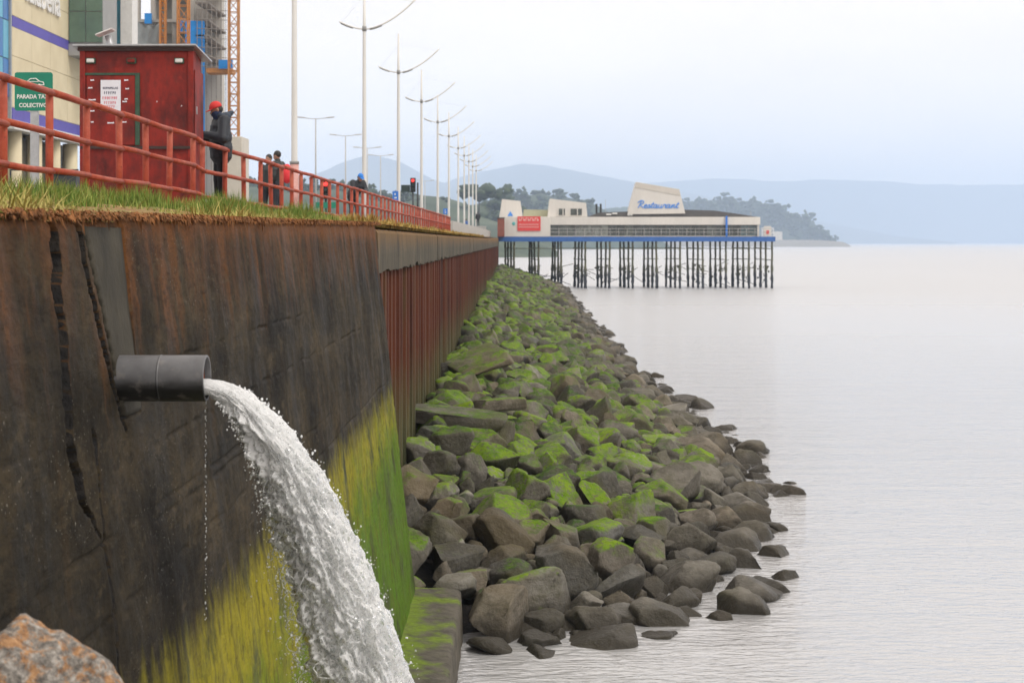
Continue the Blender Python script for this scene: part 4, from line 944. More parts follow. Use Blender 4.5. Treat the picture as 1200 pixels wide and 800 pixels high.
lettering('lettering', 'COLECTIVOS', .07, M_swhite, pl, at((x0 + x1) / 2 + .01, -.014, Z_(123.8, SY) - GZ) @ FACE_CAM, .001, 0, .38, .002)
zc = Z_(98, SY) - GZ; xc = (x0 + x1) / 2
pth = [(-.125, -.02), (-.12, .01), (-.075, .022), (-.04, .055), (.03, .058), (.07, .025), (.12, .012), (.128, -.02)]
m = MB().tube([(xc + a, -.016, zc + b_) for a, b_ in pth], .007, 6); m.tube([(xc - .128, -.016, zc - .02), (xc + .13, -.016, zc - .02)], .007, 6); m.tube([(xc - .06, -.016, zc + .02), (xc + .06, -.016, zc + .02)], .005, 6)
for q in (-.07, .07): m.ell((xc + q, -.015, zc - .028), (.022, .004, .022))
m.build('car_symbol', M_swhite, pl)

# light masts: white pole with a curved yard and stays
M_mast = plain('mast_white', (.70, .69, .66), .5, .1, 3, streak=True); M_mdark = plain('mast_grey', (.25, .25, .24), .5, .2, 5); M_rw = plain('mast_red_band', (.60, .32, .28), .6, .3, 5)
LM = 7.5; zj = 1.27 * LM - .53
mast_me = {}
mast_me['pole'] = MB().tube([(0, 0, 0), (0, 0, 2.2), (0, 0, zj), (0, 0, zj + 2.15)], [.115, .10, .075, .05], 12).mesh('pole', True)
def arc(u): return (-1.12 + 3.4 * u, 0, zj - .02 + (.33 if u < .33 else 1.32) * (abs(u - .33) / (.33 if u < .33 else .67)) ** 1.75)
mast_me['yard'] = MB().tube([arc(u) for u in np.linspace(0, 1, 25)], .038, 8).mesh('yard', True)
mast_me['lamp'] = MB().tube([(a, b_, c_ - .03) for a, b_, c_ in (arc(u) for u in (.40, .48, .56))], .05, 8).mesh('lamp', True)
mast_me['lamp2'] = MB().tube([(a, b_, c_ - .03) for a, b_, c_ in (arc(u) for u in (.02, .10, .18))], .045, 8).mesh('lamp', True)
mast_me['stay'] = MB().tube([(0, 0, zj + 1.6), arc(.97)], .004, 5).mesh('stay'); mast_me['stay2'] = MB().tube([(0, 0, zj + 1.5), arc(.03)], .004, 5).mesh('stay')
mast_me['foot'] = MB().tube([(0, 0, 0), (0, 0, 1.95)], .14, 12).mesh('foot', True); mast_me['band'] = MB().tube([(0, 0, 1.93), (0, 0, 2.02)], .15, 12).mesh('band', True); mast_me['collar'] = MB().tube([(0, 0, zj - .12), (0, 0, zj + .1)], .10, 10).mesh('collar', True)
mm = dict(pole=M_mast, yard=M_mast, lamp=M_mdark, lamp2=M_mdark, stay=M_mdark, stay2=M_mdark, foot=M_rw, band=M_mdark, collar=M_mdark)
for k, v in mast_me.items(): v.materials.append(mm[k])
for i, px in enumerate((345, 427, 467, 494, 513, 526, 537, 544, 549.5, 554, 558)):
    Y = LM * F / (624 - px)
    t_ = thing('light_mast', 'tall white lamp mast with an upswept curved yard arm beside the promenade', 'lamp mast', (X_(px, Y), Y, GZ), 0, 'white masts along the promenade')
    if i: t_['label'] = ['', 'first', 'second', 'third', 'fourth', 'fifth', 'sixth', 'seventh', 'eighth', 'ninth', 'tenth'][i] + ' white lamp mast with curved yard beyond the mast with the banded foot'
    if i == 0: t_['label'] = 'tall white lamp mast with a pale red banded foot by the railing'; del t_['group']
    for k, me in mast_me.items():
        if k in ('foot', 'band') and i: continue
        link({'lamp2': 'lamp', 'stay2': 'stay'}.get(k, k), me, None, t_)
# twin street lamps over the road
sz = 9.3
sm_ = dict(pole=MB().tube([(0, 0, 0), (0, 0, sz)], [.09, .05], 10).mesh('pole', True), arm=MB().tube([(-1.1, 0, sz + .06), (-.4, 0, sz - .02), (0, 0, sz - .05), (.4, 0, sz - .02), (1.1, 0, sz + .06)], .03, 8).mesh('arm', True))
lamp_me = MB().box(-.32, .32, -.1, .1, -.04, .05).mesh('lamp_head', bevel=.02)
for me in (sm_['pole'], sm_['arm'], lamp_me): me.materials.append(plain('lamp_grey', (.45, .45, .45), .5, .1, 4))
for px, py in ((370, 141), (405, 160), (430.5, 172), (446, 184.5), (498, 214)):
    Y = 17.2 * F / (624 - px)
    t_ = thing('street_lamp', 'twin armed grey street lamp standing over the road behind the masts', 'street lamp', (X_(px, Y), Y, GZ), 0, 'twin street lamps along the road')
    link('pole', sm_['pole'], None, t_); link('arm', sm_['arm'], None, t_)
    for s_ in (-1, 1): link('lamp_head', lamp_me, None, t_, (s_ * 1.15, 0, sz + .07), (0, -s_ * .08, 0))
# traffic lights
def emis(name, c, s_):
    t = NT(name); t.fin(c, .4, None, Emission_Color=(*c, 1), Emission_Strength=s_); return t.m
M_redlamp = emis('red_lamp', (1, .06, .05), 1.1); M_off = plain('unlit_lens', (.03, .05, .045), .3, .2, 5)
def signal(px, ytop, Y, label, hh=.95, board=True):
    t_ = thing('traffic_light', label, 'traffic light', (X_(px, Y), Y, GZ)); zt_ = Z_(ytop, Y) - GZ
    MB().tube([(0, 0, 0), (0, 0, zt_ - hh * .5)], .05, 10).build('pole', M_black, t_, True); h_ = MB().box(-.17, .17, -.12, .12, zt_ - hh, zt_).build('head', M_black, t_, bevel=.03)
    for k_ in range(3):
        zc_ = zt_ - hh * (.2 + .3 * k_); MB().ell((0, -.125, zc_), (.11, .03, .11)).build('lens', M_redlamp if k_ == 0 else M_off, h_, True)
        MB().tube([(0, -.13, zc_ + .02), (0, -.24, zc_ + .04)], .12, 12, False).build('visor', M_black, h_, True)
    if board: MB().box(-.75, -.19, -.08, .04, zt_ - hh, zt_ - hh * .5).build('sign_board', plain('dark_board', (.02, .04, .035), .5, .2, 5), t_, bevel=.01)
    return t_
signal(484, 208.5, 108, 'black traffic light showing red with a dark board at its side behind the railing', .9)
s2 = signal(382, 212, 75, 'traffic light showing red above a small green street sign behind the railing', .8, False)
MB().box(-.45, .5, -.06, -.02, Z_(244, 75) - GZ, Z_(237, 75) - GZ).build('street_sign', M_sgreen, s2)
bs = thing('control_box_pole', 'black post with a dark control box near the red traffic light', 'post', (X_(489.5, 106), 106, GZ)); MB().tube([(0, 0, 0), (0, 0, Z_(214, 106) - GZ)], .06, 10).build('pole', M_black, bs, True); MB().box(-.14, .14, -.14, .1, 1.0, 1.55).build('box', M_black, bs, bevel=.02)
def panel_sign(px, y0, y1, wpx, Y, label, mat, m2=None):
    t_ = thing('road_sign', label, 'sign', (X_(px, Y), Y, GZ)); w_ = wpx / F * Y / 2; za, zb = Z_(y1, Y) - GZ, Z_(y0, Y) - GZ
    MB().tube([(0, 0, 0), (0, 0, zb)], .035, 8).build('post', M_galv, t_, True); pl_ = MB().box(-w_, w_, -.07, -.04, za, zb).build('plate', mat, t_, bevel=.008)
    MB().box(-w_ * .35, w_ * .45, -.075, -.068, za + (zb - za) * .25, za + (zb - za) * .38).build('symbol', M_swhite, pl_); MB().box(-w_ * .35, w_ * .1, -.075, -.068, za + (zb - za) * .6, za + (zb - za) * .75).build('symbol', M_swhite, pl_)
panel_sign(463.5, 224, 235.5, 7, 92, 'blue road sign with white marks between the lamp masts', M_blue)
panel_sign(522, 244.5, 251, 5, 150, 'small blue sign far along the promenade near the railing end', M_blue)
# wheelie bin and low fence before the shop front
wb = thing('wheelie_bin', 'dark grey wheelie bin seen through the railing beside the sign post', 'bin', (X_(79, 38), 38, GZ)); M_bin = plain('dark_plastic', (.035, .04, .045), .5, .2, 5)
MB().add([(-.2, -.22, 0.03), (.2, -.22, .03), (.2, .22, .03), (-.2, .22, .03), (-.27, -.3, .95), (.27, -.3, .95), (.27, .3, .95), (-.27, .3, .95)], [(0, 3, 2, 1), (4, 5, 6, 7), (0, 1, 5, 4), (1, 2, 6, 5), (2, 3, 7, 6), (3, 0, 4, 7)]).build('bin_body', M_bin, wb, bevel=.015)
MB().box(-.29, .29, -.33, .33, .955, 1.03).build('lid', M_bin, wb, bevel=.02)
for s_ in (-1, 1): MB().tube([(s_ * .2, .24, .1), (s_ * .26, .24, .1)], .1, 14).build('wheel', M_black, wb, True)
lf = thing('low_fence', 'low dark metal fence in front of the shop columns', 'fence', (X_(60, 42), 42, GZ))
for k in range(15): MB().tube([(-.95 + k * .11, 0, 0), (-.95 + k * .11, 0, .82)], .012, 6).build('bar', M_black, lf)
for zz_ in (.1, .82, 1.25): MB().tube([(-1.0, 0, zz_), (.65, 0, zz_)], .02, 6).build('rail', M_black, lf)
for xx_ in (-1.0, .65): MB().tube([(xx_, 0, 0), (xx_, 0, 1.27)], .025, 6).build('post', M_black, lf)

# ================================================================== PIER RESTAURANT
PYr = 200.
pier = thing('pier', 'long pier on dark mussel covered piles with a blue deck edge', 'pier', (X_(583, PYr), PYr, 0))
PO = Vector(pier.location)
def LX(px): return X_(px, PYr) - PO.x
def LZ(py): return Z_(py, PYr)
M_deckblue = plain('blue_deck_paint', (.03, .12, .38), .55, .2, 1.2); M_deck = plain('deck_timber', (.16, .14, .12), .85, .25, 2)
M_wh = plain('render_white', (.68, .65, .60), .75, .1, .6, streak=True); M_dkroof = plain('dark_roof', (.10, .095, .09), .85, .25, .8); M_olive = plain('olive_roof', (.42, .42, .28), .8, .12, .6)
t = NT('pier_pile'); p = t.pos(); z = t.sep(p)[2]
c = t.ramp(t.noise(p, 2.5, 6), [(.3, (.05, .055, .035)), (.7, (.15, .14, .075))]); c = t.mix(t.rng(t.math('ADD', z, t.math('MULTIPLY', t.noise(p, 1.5, 4), 1.6)), 3.2, 2.0), c, t.ramp(t.noise(p, 6, 4), [(.3, (.012, .016, .022)), (.7, (.05, .055, .065))]))
M_pile = t.fin(c, .85, t.bump(t.noise(p, 9, 4), .8, .05))
zd = LZ(277.5)
MB().box(LX(583), LX(908), 0, 9, zd - .14, zd).build('deck', M_deck, pier)
MB().box(LX(583), LX(908), -.08, -.005, LZ(283), zd + .02).build('deck_edge', M_deckblue, pier); MB().box(LX(908) + .003, LX(908) + .08, 0, 9, LZ(283), zd + .02).build('deck_edge', M_deckblue, pier)
rgt = [602, 631, 658, 686, 714, 741.5, 770, 797, 824, 851, 878, 905]
def pile_mesh(seed):
    r_ = np.random.default_rng(seed); pts, rs = [], []
    for k in range(22):
        zz_ = -1.5 + (LZ(283) + 1.5) * k / 21; g_ = .115 + (.09 * r_.random() if 0 < zz_ < 2.6 else .012 * r_.random()); pts.append((r_.normal() * .012, r_.normal() * .012, zz_)); rs.append(g_)
    return MB().tube(pts, rs, 9).mesh('pile', True)
pms = [pile_mesh(k) for k in range(6)]
for me in pms: me.materials.append(M_pile)
for i, px in enumerate(rgt):
    x0 = LX(px)
    for k in range(4):
        link('pile', pms[random.randrange(6)], None, pier, (x0 - .33 * k, .25 + 2.4 * k, 0), (random.gauss(0, .012), random.gauss(0, .012), random.uniform(0, 6)))
    MB().add([(x0 - .12, .1, zd - .42), (x0 + .12, .1, zd - .42), (x0 - .98, 7.7, zd - .42), (x0 - 1.22, 7.7, zd - .42), (x0 - .12, .1, zd - .16), (x0 + .12, .1, zd - .16), (x0 - .98, 7.7, zd - .16), (x0 - 1.22, 7.7, zd - .16)], [(0, 3, 2, 1), (4, 5, 6, 7), (0, 1, 5, 4), (1, 2, 6, 5), (2, 3, 7, 6), (3, 0, 4, 7)]).build('cap_beam', M_pile, pier)
    for zz_ in (LZ(304), LZ(290.5)):
        if random.random() < .8: MB().tube([(x0 + .1, .05, zz_ + random.uniform(-.1, .1)), (x0 - 1.1, 7.6, zz_)], .05, 6).build('brace', M_pile, pier)
    if i < 11: MB().tube([(x0, .12, LZ(291)), (LX(rgt[i + 1]), .12, LZ(291.5))], .05, 6).build('stringer', M_pile, pier)
    for k in range(5 if i < 11 else 0):
        a = random.uniform(.6, 2.9); MB().tube([(x0 + random.uniform(-1.2, .2), random.uniform(0, 6), a), (x0 + random.uniform(.1, 1.6), random.uniform(0, 6), a + random.uniform(-.9, .9))], .035, 5).build('broken_brace', M_pile, pier)
m = MB()
for k in range(260):
    a = random.choice(rgt); m.ell((LX(a) - random.uniform(0, 1.2) + random.uniform(-.15, .15), random.uniform(0, 7.5), random.uniform(.5, 2.7)), (random.uniform(.04, .14), .1, random.uniform(.05, .16)), 6, 4)
tag(m.build('mussel_clumps', M_pile, pier), kind='stuff')
# deck railing
for zz_ in (.55, .95): MB().tube([(LX(645), .12, zd + zz_), (LX(905), .12, zd + zz_)], .03, 6).build('handrail', M_par, pier)
for k in range(27): MB().tube([(LX(645 + k * 10), .12, zd), (LX(645 + k * 10), .12, zd + .96)], .025, 6).build('rail_post', M_par, pier)

rest = thing('restaurant', 'long white restaurant with a glazed front standing on the pier', 'building', (PO.x, PYr, zd)); 
def RZ(py): return LZ(py) - zd
M_glass = []
for i, c in enumerate(((.05, .06, .05), (.07, .085, .075), (.12, .14, .12), (.24, .26, .23), (.10, .15, .16))):
    t = NT('window_glass'); M_glass.append(t.fin(t.ramp(t.noise(t.pos(), 1.6, 4), [(.35, tuple(x_ * .6 for x_ in c)), (.65, tuple(x_ * 1.4 for x_ in c))]), .08, None, Specular_IOR_Level=.6))
MB().box(LX(591), LX(645), .5, 7.5, 0, RZ(254)).build('entrance_block', M_wh, rest, bevel=.03)
MB().box(LX(645) + .003, LX(889), 1.45, 7.4, 0, RZ(262.5)).build('back_wall', plain('dim_interior', (.06, .055, .05), .9, .3, 1), rest)
fa = MB().box(LX(645) + .003, LX(892), .7, 7.6, RZ(263.5), RZ(254.2)).build('fascia', M_wh, rest, bevel=.02)
MB().box(LX(645) + .02, LX(889), 1.25, 1.44, 0, .12).build('window_sill_wall', M_wh, rest)
npn = 25; wd_ = (LX(889) - LX(645)) / npn
pane_me = [MB().box(.04, wd_ - .04, 1.32, 1.36, .125, RZ(263.6) - .01).mesh('window_pane') for _ in M_glass]
for me, mt in zip(pane_me, M_glass): me.materials.append(mt)
mul = MB().box(-.04, .04, 1.30, 1.38, .122, RZ(263.6) - .005).mesh('mullion'); mul.materials.append(plain('mullion_grey', (.16, .16, .15), .6, .1, 3))
for k in range(npn):
    g_ = 3 if 3 <= k <= 6 else random.choice([0, 0, 1, 1, 2]); g_ = 4 if k >= 23 else g_
    link('window_pane', pane_me[g_], None, rest, (LX(645) + .01 + wd_ * k, 0, 0))
    if k: link('mullion', mul, None, rest, (LX(645) + .01 + wd_ * k, 0, 0))
MB().box(LX(889), LX(891), .9, 1.3, 0, RZ(263.6)).build('end_post', M_wh, rest); MB().box(LX(851), LX(853.2), .45, .65, 0, RZ(253)).build('blue_post', M_blue, rest)
# roofs
MB().prism([(LX(689), RZ(254)), (LX(702), RZ(249)), (LX(740), RZ(247.5)), (LX(804), RZ(245.5)), (LX(838), RZ(246.5)), (LX(870), RZ(251)), (LX(889), RZ(254))], 1.2, 7.3).build('main_roof', M_dkroof, rest)
MB().prism([(LX(613), RZ(254)), (LX(614), RZ(245)), (LX(644), RZ(245.5)), (LX(644), RZ(254))], 3.2, 7.2).build('olive_roof', M_olive, rest)
for a, b_ in ((718, 248.8), (736, 250.5), (711, 250)): MB().box(LX(a), LX(a + 6), 1.0, 1.6, RZ(b_ + 2.0), RZ(b_ + .4)).build('roof_light', M_swhite, rest, bevel=.03)
MB().prism([(LX(584.5), RZ(256)), (LX(588), RZ(232.5)), (LX(610), RZ(235)), (LX(613), RZ(256))], 3.0, 6.5).build('roof_tower', M_wh, rest)
tw = MB().prism([(LX(642), RZ(253.8)), (LX(645), RZ(232.5)), (LX(687.5), RZ(237.5)), (LX(689), RZ(253.8))], 1.5, 6.8).build('roof_tower', M_wh, rest)
for a, c_ in ((654.5, 663), (668.5, 683)):
    w_ = MB().box(LX(a), LX(c_), 1.42, 1.49, RZ(252), RZ(244.3)).build('window', M_glass[0], tw); 
    for xx_ in (a, (a + c_) / 2 + 1.5, c_): MB().box(LX(xx_) - .05, LX(xx_) + .05, 1.38, 1.418, RZ(252), RZ(244.3)).build('frame', M_wh, w_)
for a in (700, 705): MB().tube([(LX(a), 2, RZ(250)), (LX(a), 2, RZ(238.5))], .12, 8).build('flue', M_black, rest)
MB().tube([(LX(711), 3, RZ(249)), (LX(711), 3, RZ(233))], .025, 5).build('aerial', M_galv, rest); MB().tube([(LX(884), 3, RZ(254)), (LX(884), 3, RZ(247))], .04, 6).build('aerial', M_galv, rest)
st = MB().prism([(LX(736), RZ(251)), (LX(746.5), RZ(213)), (LX(797), RZ(221.5)), (LX(804), RZ(250))], .95, 3.6).build('sign_tower', M_wh, rest)
bdg = plain('tower_band', (.58, .54, .48), .8, .1, .7)
MB().prism([(LX(745.2), RZ(219.3)), (LX(746.9), RZ(213.3)), (LX(796.8), RZ(221.8)), (LX(798.2), RZ(229.2))], .90, .945).build('band', bdg, st)
M_script = plain('script_blue', (.06, .26, .72), .5, .1, 3)
# brush-script word drawn as strokes
def script(parent):
    gl_ = {'R': ([[(.05, 0), (.22, .62), (.36, 1.22)], [(-.08, .95), (.12, 1.2), (.42, 1.32), (.66, 1.12), (.56, .78), (.22, .62), (.48, .3), (.72, .02)]], .78),
           'e': ([[(0, .28), (.26, .34), (.36, .52), (.22, .62), (.06, .42), (.04, .14), (.2, .0), (.42, .12)]], .42),
           's': ([[(0, .12), (.26, .62), (.34, .3), (.24, .02), (.06, .06), (.3, .04), (.42, .12)]], .42),
           't': ([[(0, .12), (.22, .55), (.34, 1.0), (.16, .3), (.2, .02), (.42, .14)], [(.08, .66), (.46, .72)]], .42),
           'a': ([[(.42, .55), (.22, .64), (.04, .36), (.06, .06), (.22, .04), (.44, .6), (.36, .14), (.44, .0), (.58, .14)]], .58),
           'u': ([[(0, .14), (.12, .62), (.06, .2), (.16, .02), (.34, .16), (.46, .62), (.38, .14), (.46, .0), (.6, .14)]], .60),
           'r': ([[(0, .12), (.16, .64), (.26, .56), (.42, .6), (.34, .2), (.38, .02), (.5, .12)]], .50),
           'n': ([[(0, .12), (.14, .6), (.1, .0), (.26, .5), (.42, .6), (.38, .14), (.44, .0), (.58, .14)]], .58)}
    x_ = 0; paths = []
    for ch_ in 'Restaurant':
        st_, w_ = gl_[ch_]; paths += [[(x_ + a, b_) for a, b_ in s_] for s_ in st_]; x_ += w_
    k_ = (LX(796) - LX(748)) / x_; m_ = MB()
    for s_ in paths:
        fine = []
        for i in range(len(s_) - 1):
            p0, p1, p2, p3 = s_[max(i - 1, 0)], s_[i], s_[i + 1], s_[min(i + 2, len(s_) - 1)]
            for u in (0, .25, .5, .75):
                fine.append(tuple(.5 * ((2 * p1[j]) + (-p0[j] + p2[j]) * u + (2 * p0[j] - 5 * p1[j] + 4 * p2[j] - p3[j]) * u * u + (-p0[j] + 3 * p1[j] - 3 * p2[j] + p3[j]) * u ** 3) for j in (0, 1)))
        fine.append(s_[-1])
        m_.tube([(LX(748) + a * k_ + b_ * .10, .93, RZ(243.6) + b_ * .66) for a, b_ in fine], .062, 6)
    m_.build('lettering', M_script, parent)
script(st)
# red notice board (its print is a blur at this distance) and small emblem on the entrance block
nb_ = MB().box(LX(606.5), LX(633.5), .40, .48, RZ(270.5), RZ(253.5)).build('notice_board', plain('notice_red', (.72, .05, .045), .6, .08, 3), rest)
M_nl = plain('notice_print', (.80, .50, .46), .7, .1, 3)
for k, (yy, hh_, n_) in enumerate(((257, 1.9, 9), (263, .9, 16), (266, .8, 18))):
    m = MB(); xa = LX(608); 
    for j in range(n_):
        w_ = (LX(632) - LX(608)) / n_; m.box(xa + j * w_, xa + j * w_ + w_ * .28, .385, .398, RZ(yy) - hh_ * .1, RZ(yy) + hh_ * .1); m.box(xa + j * w_ + w_ * .2, xa + j * w_ + w_ * .75, .386, .397, RZ(yy) + (hh_ * .05 if j % 2 else -hh_ * .09), RZ(yy) + hh_ * (.1 if j % 2 else 0))
    m.build('lettering', M_nl, nb_)
MB().ell((LX(602), .48, RZ(262)), (.2, .03, .22)).build('emblem', plain('teal', (.10, .42, .42), .6, .1, 3), rest)
em = MB().prism([(LX(594.5), RZ(252.8)), (LX(598), RZ(247)), (LX(601.5), RZ(252.8))], 2.9, 2.97).build('emblem', M_script, rest)
rg = thing('pier_gate', 'small rust red shed at the shore end of the pier', 'shed', (X_(587, 199), 199, zd)); MB().box(-.40, .40, .0, 1.0, -.0, Z_(256, 199) - zd).build('wall', plain('brick_red', (.24, .075, .05), .8, .3, 2), rg, bevel=.02); MB().box(-.46, .46, -.06, 1.06, Z_(256, 199) - zd + .003, Z_(256, 199) - zd + .12).build('roof', M_dkroof, rg)
eb = thing('pier_end_sign', 'small pale board with a red mark on the far end of the deck', 'sign', (X_(899.5, 200.6), 200.6, zd)); MB().box(-.42, .42, 0, .08, .1, 1.25).build('board', M_wh, eb, bevel=.01); MB().box(-.17, .17, -.02, -.003, .35, .75).build('mark', plain('notice_red', (.72, .05, .045)), eb); MB().tube([(0, .12, 0), (0, .12, 1.2)], .04, 6).build('post', M_galv, eb)

# pale building and pines on the far shore
fb = thing('shore_building', 'pale block building at the foot of the wooded headland', 'building', (X_(905, 2150), 2150, 0)); M_cr = plain('cream_render', (.66, .60, .50), .8, .08, .3)
MB().box(X_(894, 2150) - fb.location.x, X_(907, 2150) - fb.location.x, 0, 12, 0, 24).build('wall', M_cr, fb); MB().box(X_(907, 2150) - fb.location.x + .01, X_(917, 2150) - fb.location.x, 1, 12, 0, 19).build('wall', M_cr, fb)
for r_ in range(4):
    for k in range(3): MB().box(-9 + k * 4, -7 + k * 4, -.15, -.01, 4 + r_ * 5, 6.2 + r_ * 5).build('window', M_glass[2], fb)
ridge('far_shore', [(560, 283.0), (700, 281.5), (880, 280.5), (960, 281.5), (985, 283.2)], 2100, 120, plain('shore_sand', (.22, .20, .16), .9, .2, .02), .5, .02, 80, 10, -.5)
t = NT('far_foliage'); M_ff = t.fin(t.ramp(t.noise(t.pos(), .25, 5), [(.3, (.018, .035, .014)), (.7, (.06, .085, .035))]), .95)
def crown_mesh(seed, n_, spread):
    r_ = np.random.default_rng(seed); V, Fx, o = [], [], 0
    for k in range(n_):
        c_ = r_.normal(size=3) * np.array(spread); s_ = r_.uniform(.10, .24); v = ico1v * s_ * (1 + .35 * r_.normal(size=(len(ico1v), 1))) * np.array([1.2, 1.2, .8]) + c_; V.append(v); Fx.append(ico1f + o); o += len(v)
    return np.concatenate(V), np.concatenate(Fx)
def far_wood(name, pts, Y, n_, hgt_, label, dY=60):
    V, Fx, o = [], [], 0; xs = [a for a, _ in pts]; ys_ = [b_ for _, b_ in pts]
    for k in range(n_):
        px = random.uniform(xs[0], xs[-1]); py = np.interp(px, xs, ys_) ; y0 = Y + random.uniform(-dY, dY * .3)
        top = Z_(py, Y); z0 = top * (1 - .75 * max(0, (Y - y0)) / dY * random.random()); s_ = hgt_ * random.uniform(.5, 1.3)
        v, f_ = crown_mesh(random.randrange(12), 22, (.28, .28, .42)); V.append(v * s_ + np.array([X_(px, Y), y0, z0])); Fx.append(f_ + o); o += len(v)
    tag(link(name, mesh_np(name, np.concatenate(V), np.concatenate(Fx)), M_ff), label, 'trees', kind='stuff')
far_wood('hillside_wood', [(150, 234), (280, 222), (340, 220), (390, 225), (440, 233), (500, 242), (560, 251), (600, 261), (622, 271)], 895, 300, 6.5, 'hazy wood covering the hill behind the light masts', 90)
far_wood('headland_wood', [(790, 243), (845, 241), (870, 243), (900, 249), (925, 258), (936, 267), (948, 275), (957, 279)], 2490, 240, 13, 'hazy wood on the headland beyond the pier', 180)
far_wood('low_hill_wood', [(530, 268), (570, 248), (600, 238), (632, 232), (665, 238), (700, 248)], 1490, 120, 11, 'hazy wood on the low hill behind the pier', 120)
def far_tree(px, py, Y, h_, label, flat):
    t_ = thing('far_tree', label, 'tree', (X_(px, Y), Y, Z_(py, Y) - h_)); MB().tube([(0, 0, 0), (.2, 0, h_ * .5), (-.1, 0, h_ * .92)], [h_ * .03, h_ * .02, h_ * .008], 7).build('trunk', plain('bark', (.06, .045, .035), .9, .3, 2), t_)
    v, f_ = crown_mesh(int(px), 46, (.5, .4, .11) if flat else (.33, .33, .36)); v[:, 2] += .88 if flat else .62; link('crown', mesh_np('crown', v * h_ * (.9 if flat else .85), f_), M_ff, t_)
far_tree(561, 219, 690, 11, 'flat topped pine on the hill above the pier end', True); far_tree(588, 224, 860, 16, 'round crowned tree on the hill behind the roof tower', False); far_tree(948, 258, 2480, 26, 'lone pine at the tip of the wooded headland', False)

# ================================================================== SHOPPING CENTRE AND BUILDING SITE
t = NT('cream_panel'); p = t.pos(); M_cream = t.fin(t.ramp(t.noise(p, .6, 5), [(.35, (.64, .55, .36)), (.65, (.72, .63, .43))]), .7)
M_stripe = plain('violet_stripe', (.11, .09, .40), .6, .12, 1); M_gglass = plain('green_glass', (.10, .17, .13), .12, .35, .5, 0, 0, .6); M_bglass = plain('blue_glass', (.11, .40, .56), .3, .2, .5, 0, 0, .25); M_bglass2 = plain('deep_blue_glass', (.03, .16, .42), .3, .3, .4, 0, 0, .25); M_grey = plain('grey_render', (.33, .33, .32), .8, .12, 1)
mall = thing('shopping_centre', 'cream panelled shopping centre with violet stripes and blue glass', 'building', (-25, 84, GZ))
XW = -25.; MO = Vector(mall.location)
def mb_(x0, x1, y0, y1, z0, z1): return MB().box(x0 - MO.x, x1 - MO.x, y0 - MO.y, y1 - MO.y, z0 - GZ, z1 - GZ)
ZA = H + 6.0
rows = [ZA + .72, H + 7.9, H + 9.3, H + 10.75, H + 11.3, H + 12.8, H + 14.3, H + 15.8, H + 17.3, H + 18.8]
cols_ = [84.9, 88.4, 91.9, 95.4, 98.9]
mb_(-40, XW - .06, 84.9, 101, ZA, H + 19).build('wall_core', M_cream, mall)
for a, b_ in zip(rows[:-1], rows[1:]):
    if abs(a - (H + 10.75)) < .01:
        mb_(XW - .05, XW + .01, 84.9, 98.9, a, b_ - .02).build('stripe', M_stripe, mall); continue
    for c_, d_ in zip(cols_[:-1], cols_[1:]): mb_(XW - .05, XW, c_ + .012, d_ - .012, a + .012, b_ - .012).build('wall_panel', M_cream, mall)
mb_(XW - .05, XW + .015, 84.9, 101, ZA + .12, ZA + .70).build('stripe', M_stripe, mall); mb_(XW - .6, XW + .1, 84.9, 101, ZA - .35, ZA + .1).build('canopy_beam', M_white, mall)
lettering('lettering', 'falabella', 2.0, plain('letter_white', (.78, .77, .75), .5, .05, 2), mall, at(XW + .06 - MO.x, 90.3 - MO.y, H + 12.95 - GZ) @ Matrix(((0, 0, 1, 0), (1, 0, 0, 0), (0, 1, 0, 0), (0, 0, 0, 1))), .06, 0, 6.6, .02)
mb_(-40, XW - 1.35, 86, 101, GZ - .1, ZA - .36).build('shop_front', plain('shop_glass', (.07, .075, .07), .15, .5, .8), mall)
for Yc in (87.2, 90.9, 94.6, 98.3): MB().tube([(XW - .6 - MO.x, Yc - MO.y, 0), (XW - .6 - MO.x, Yc - MO.y, ZA - .35 - GZ)], .42, 18).build('column', M_cream, mall, True)
mb_(XW - 1.6, XW - .2, 80, 84.7, H + 5.0, H + 5.6).build('awning', plain('awning_green', (.10, .30, .10), .7, .2, 2), mall)
for k, c_ in enumerate(((.5, .5, .55), (.12, .42, .18), (.15, .25, .5))): mb_(XW - 1.0, XW - .4, 80.2 + k * 1.45, 81.5 + k * 1.45, H + 5.7, H + 6.9).build('shop_sign', plain('shop_sign%d' % k, c_, .6, .3, 2), mall)
mb_(-40, XW - .16, 70, 84.80, ZA, H + 19).build('glass_core', M_grey, mall)
for k in range(6):                                     # blue glazing left of the cream wall
    for j in range(4): mb_(XW - .15, XW - .08, 84.62 - (j + 1) * .95 + .03, 84.62 - j * .95 - .03, H + 7.2 + k * 1.9, H + 9.05 + k * 1.9).build('glass_pane', M_bglass if (j + k) % 2 else M_bglass2, mall)
mb_(XW - .15, XW + .02, 84.64, 84.79, H + 6, H + 19).build('glass_trim', M_galv, mall)
for k in range(5):                                     # green glazed box standing out from the wall
    for j in range(2): mb_(XW + .05 + j * .95, XW + .95 + j * .95, 95.6, 95.66, H + 11.2 + k * 1.75, H + 12.9 + k * 1.75).build('glass_pane', M_gglass, mall)
mb_(XW + .03, XW + 1.93, 95.68, 99, H + 11.1, H + 20).build('box_core', M_grey, mall); mb_(XW + .02, XW + 2.0, 95.55, 99.02, H + 10.45, H + 11.08).build('box_slab', M_grey, mall)
for k in range(5):
    for j in range(2): mb_(X_(115, 101) + j * .72, X_(115, 101) + .68 + j * .72, 101, 101.06, H + 4.2 + k * 3.4, H + 7.5 + k * 3.4).build('glass_pane', M_bglass, mall)
mb_(X_(100, 101), X_(143, 101), 101.1, 104, GZ, H + 21).build('rear_core', M_grey, mall); mb_(X_(143.5, 101), X_(157, 101), 100.5, 102, GZ, H + 21).build('white_pier', M_white, mall)

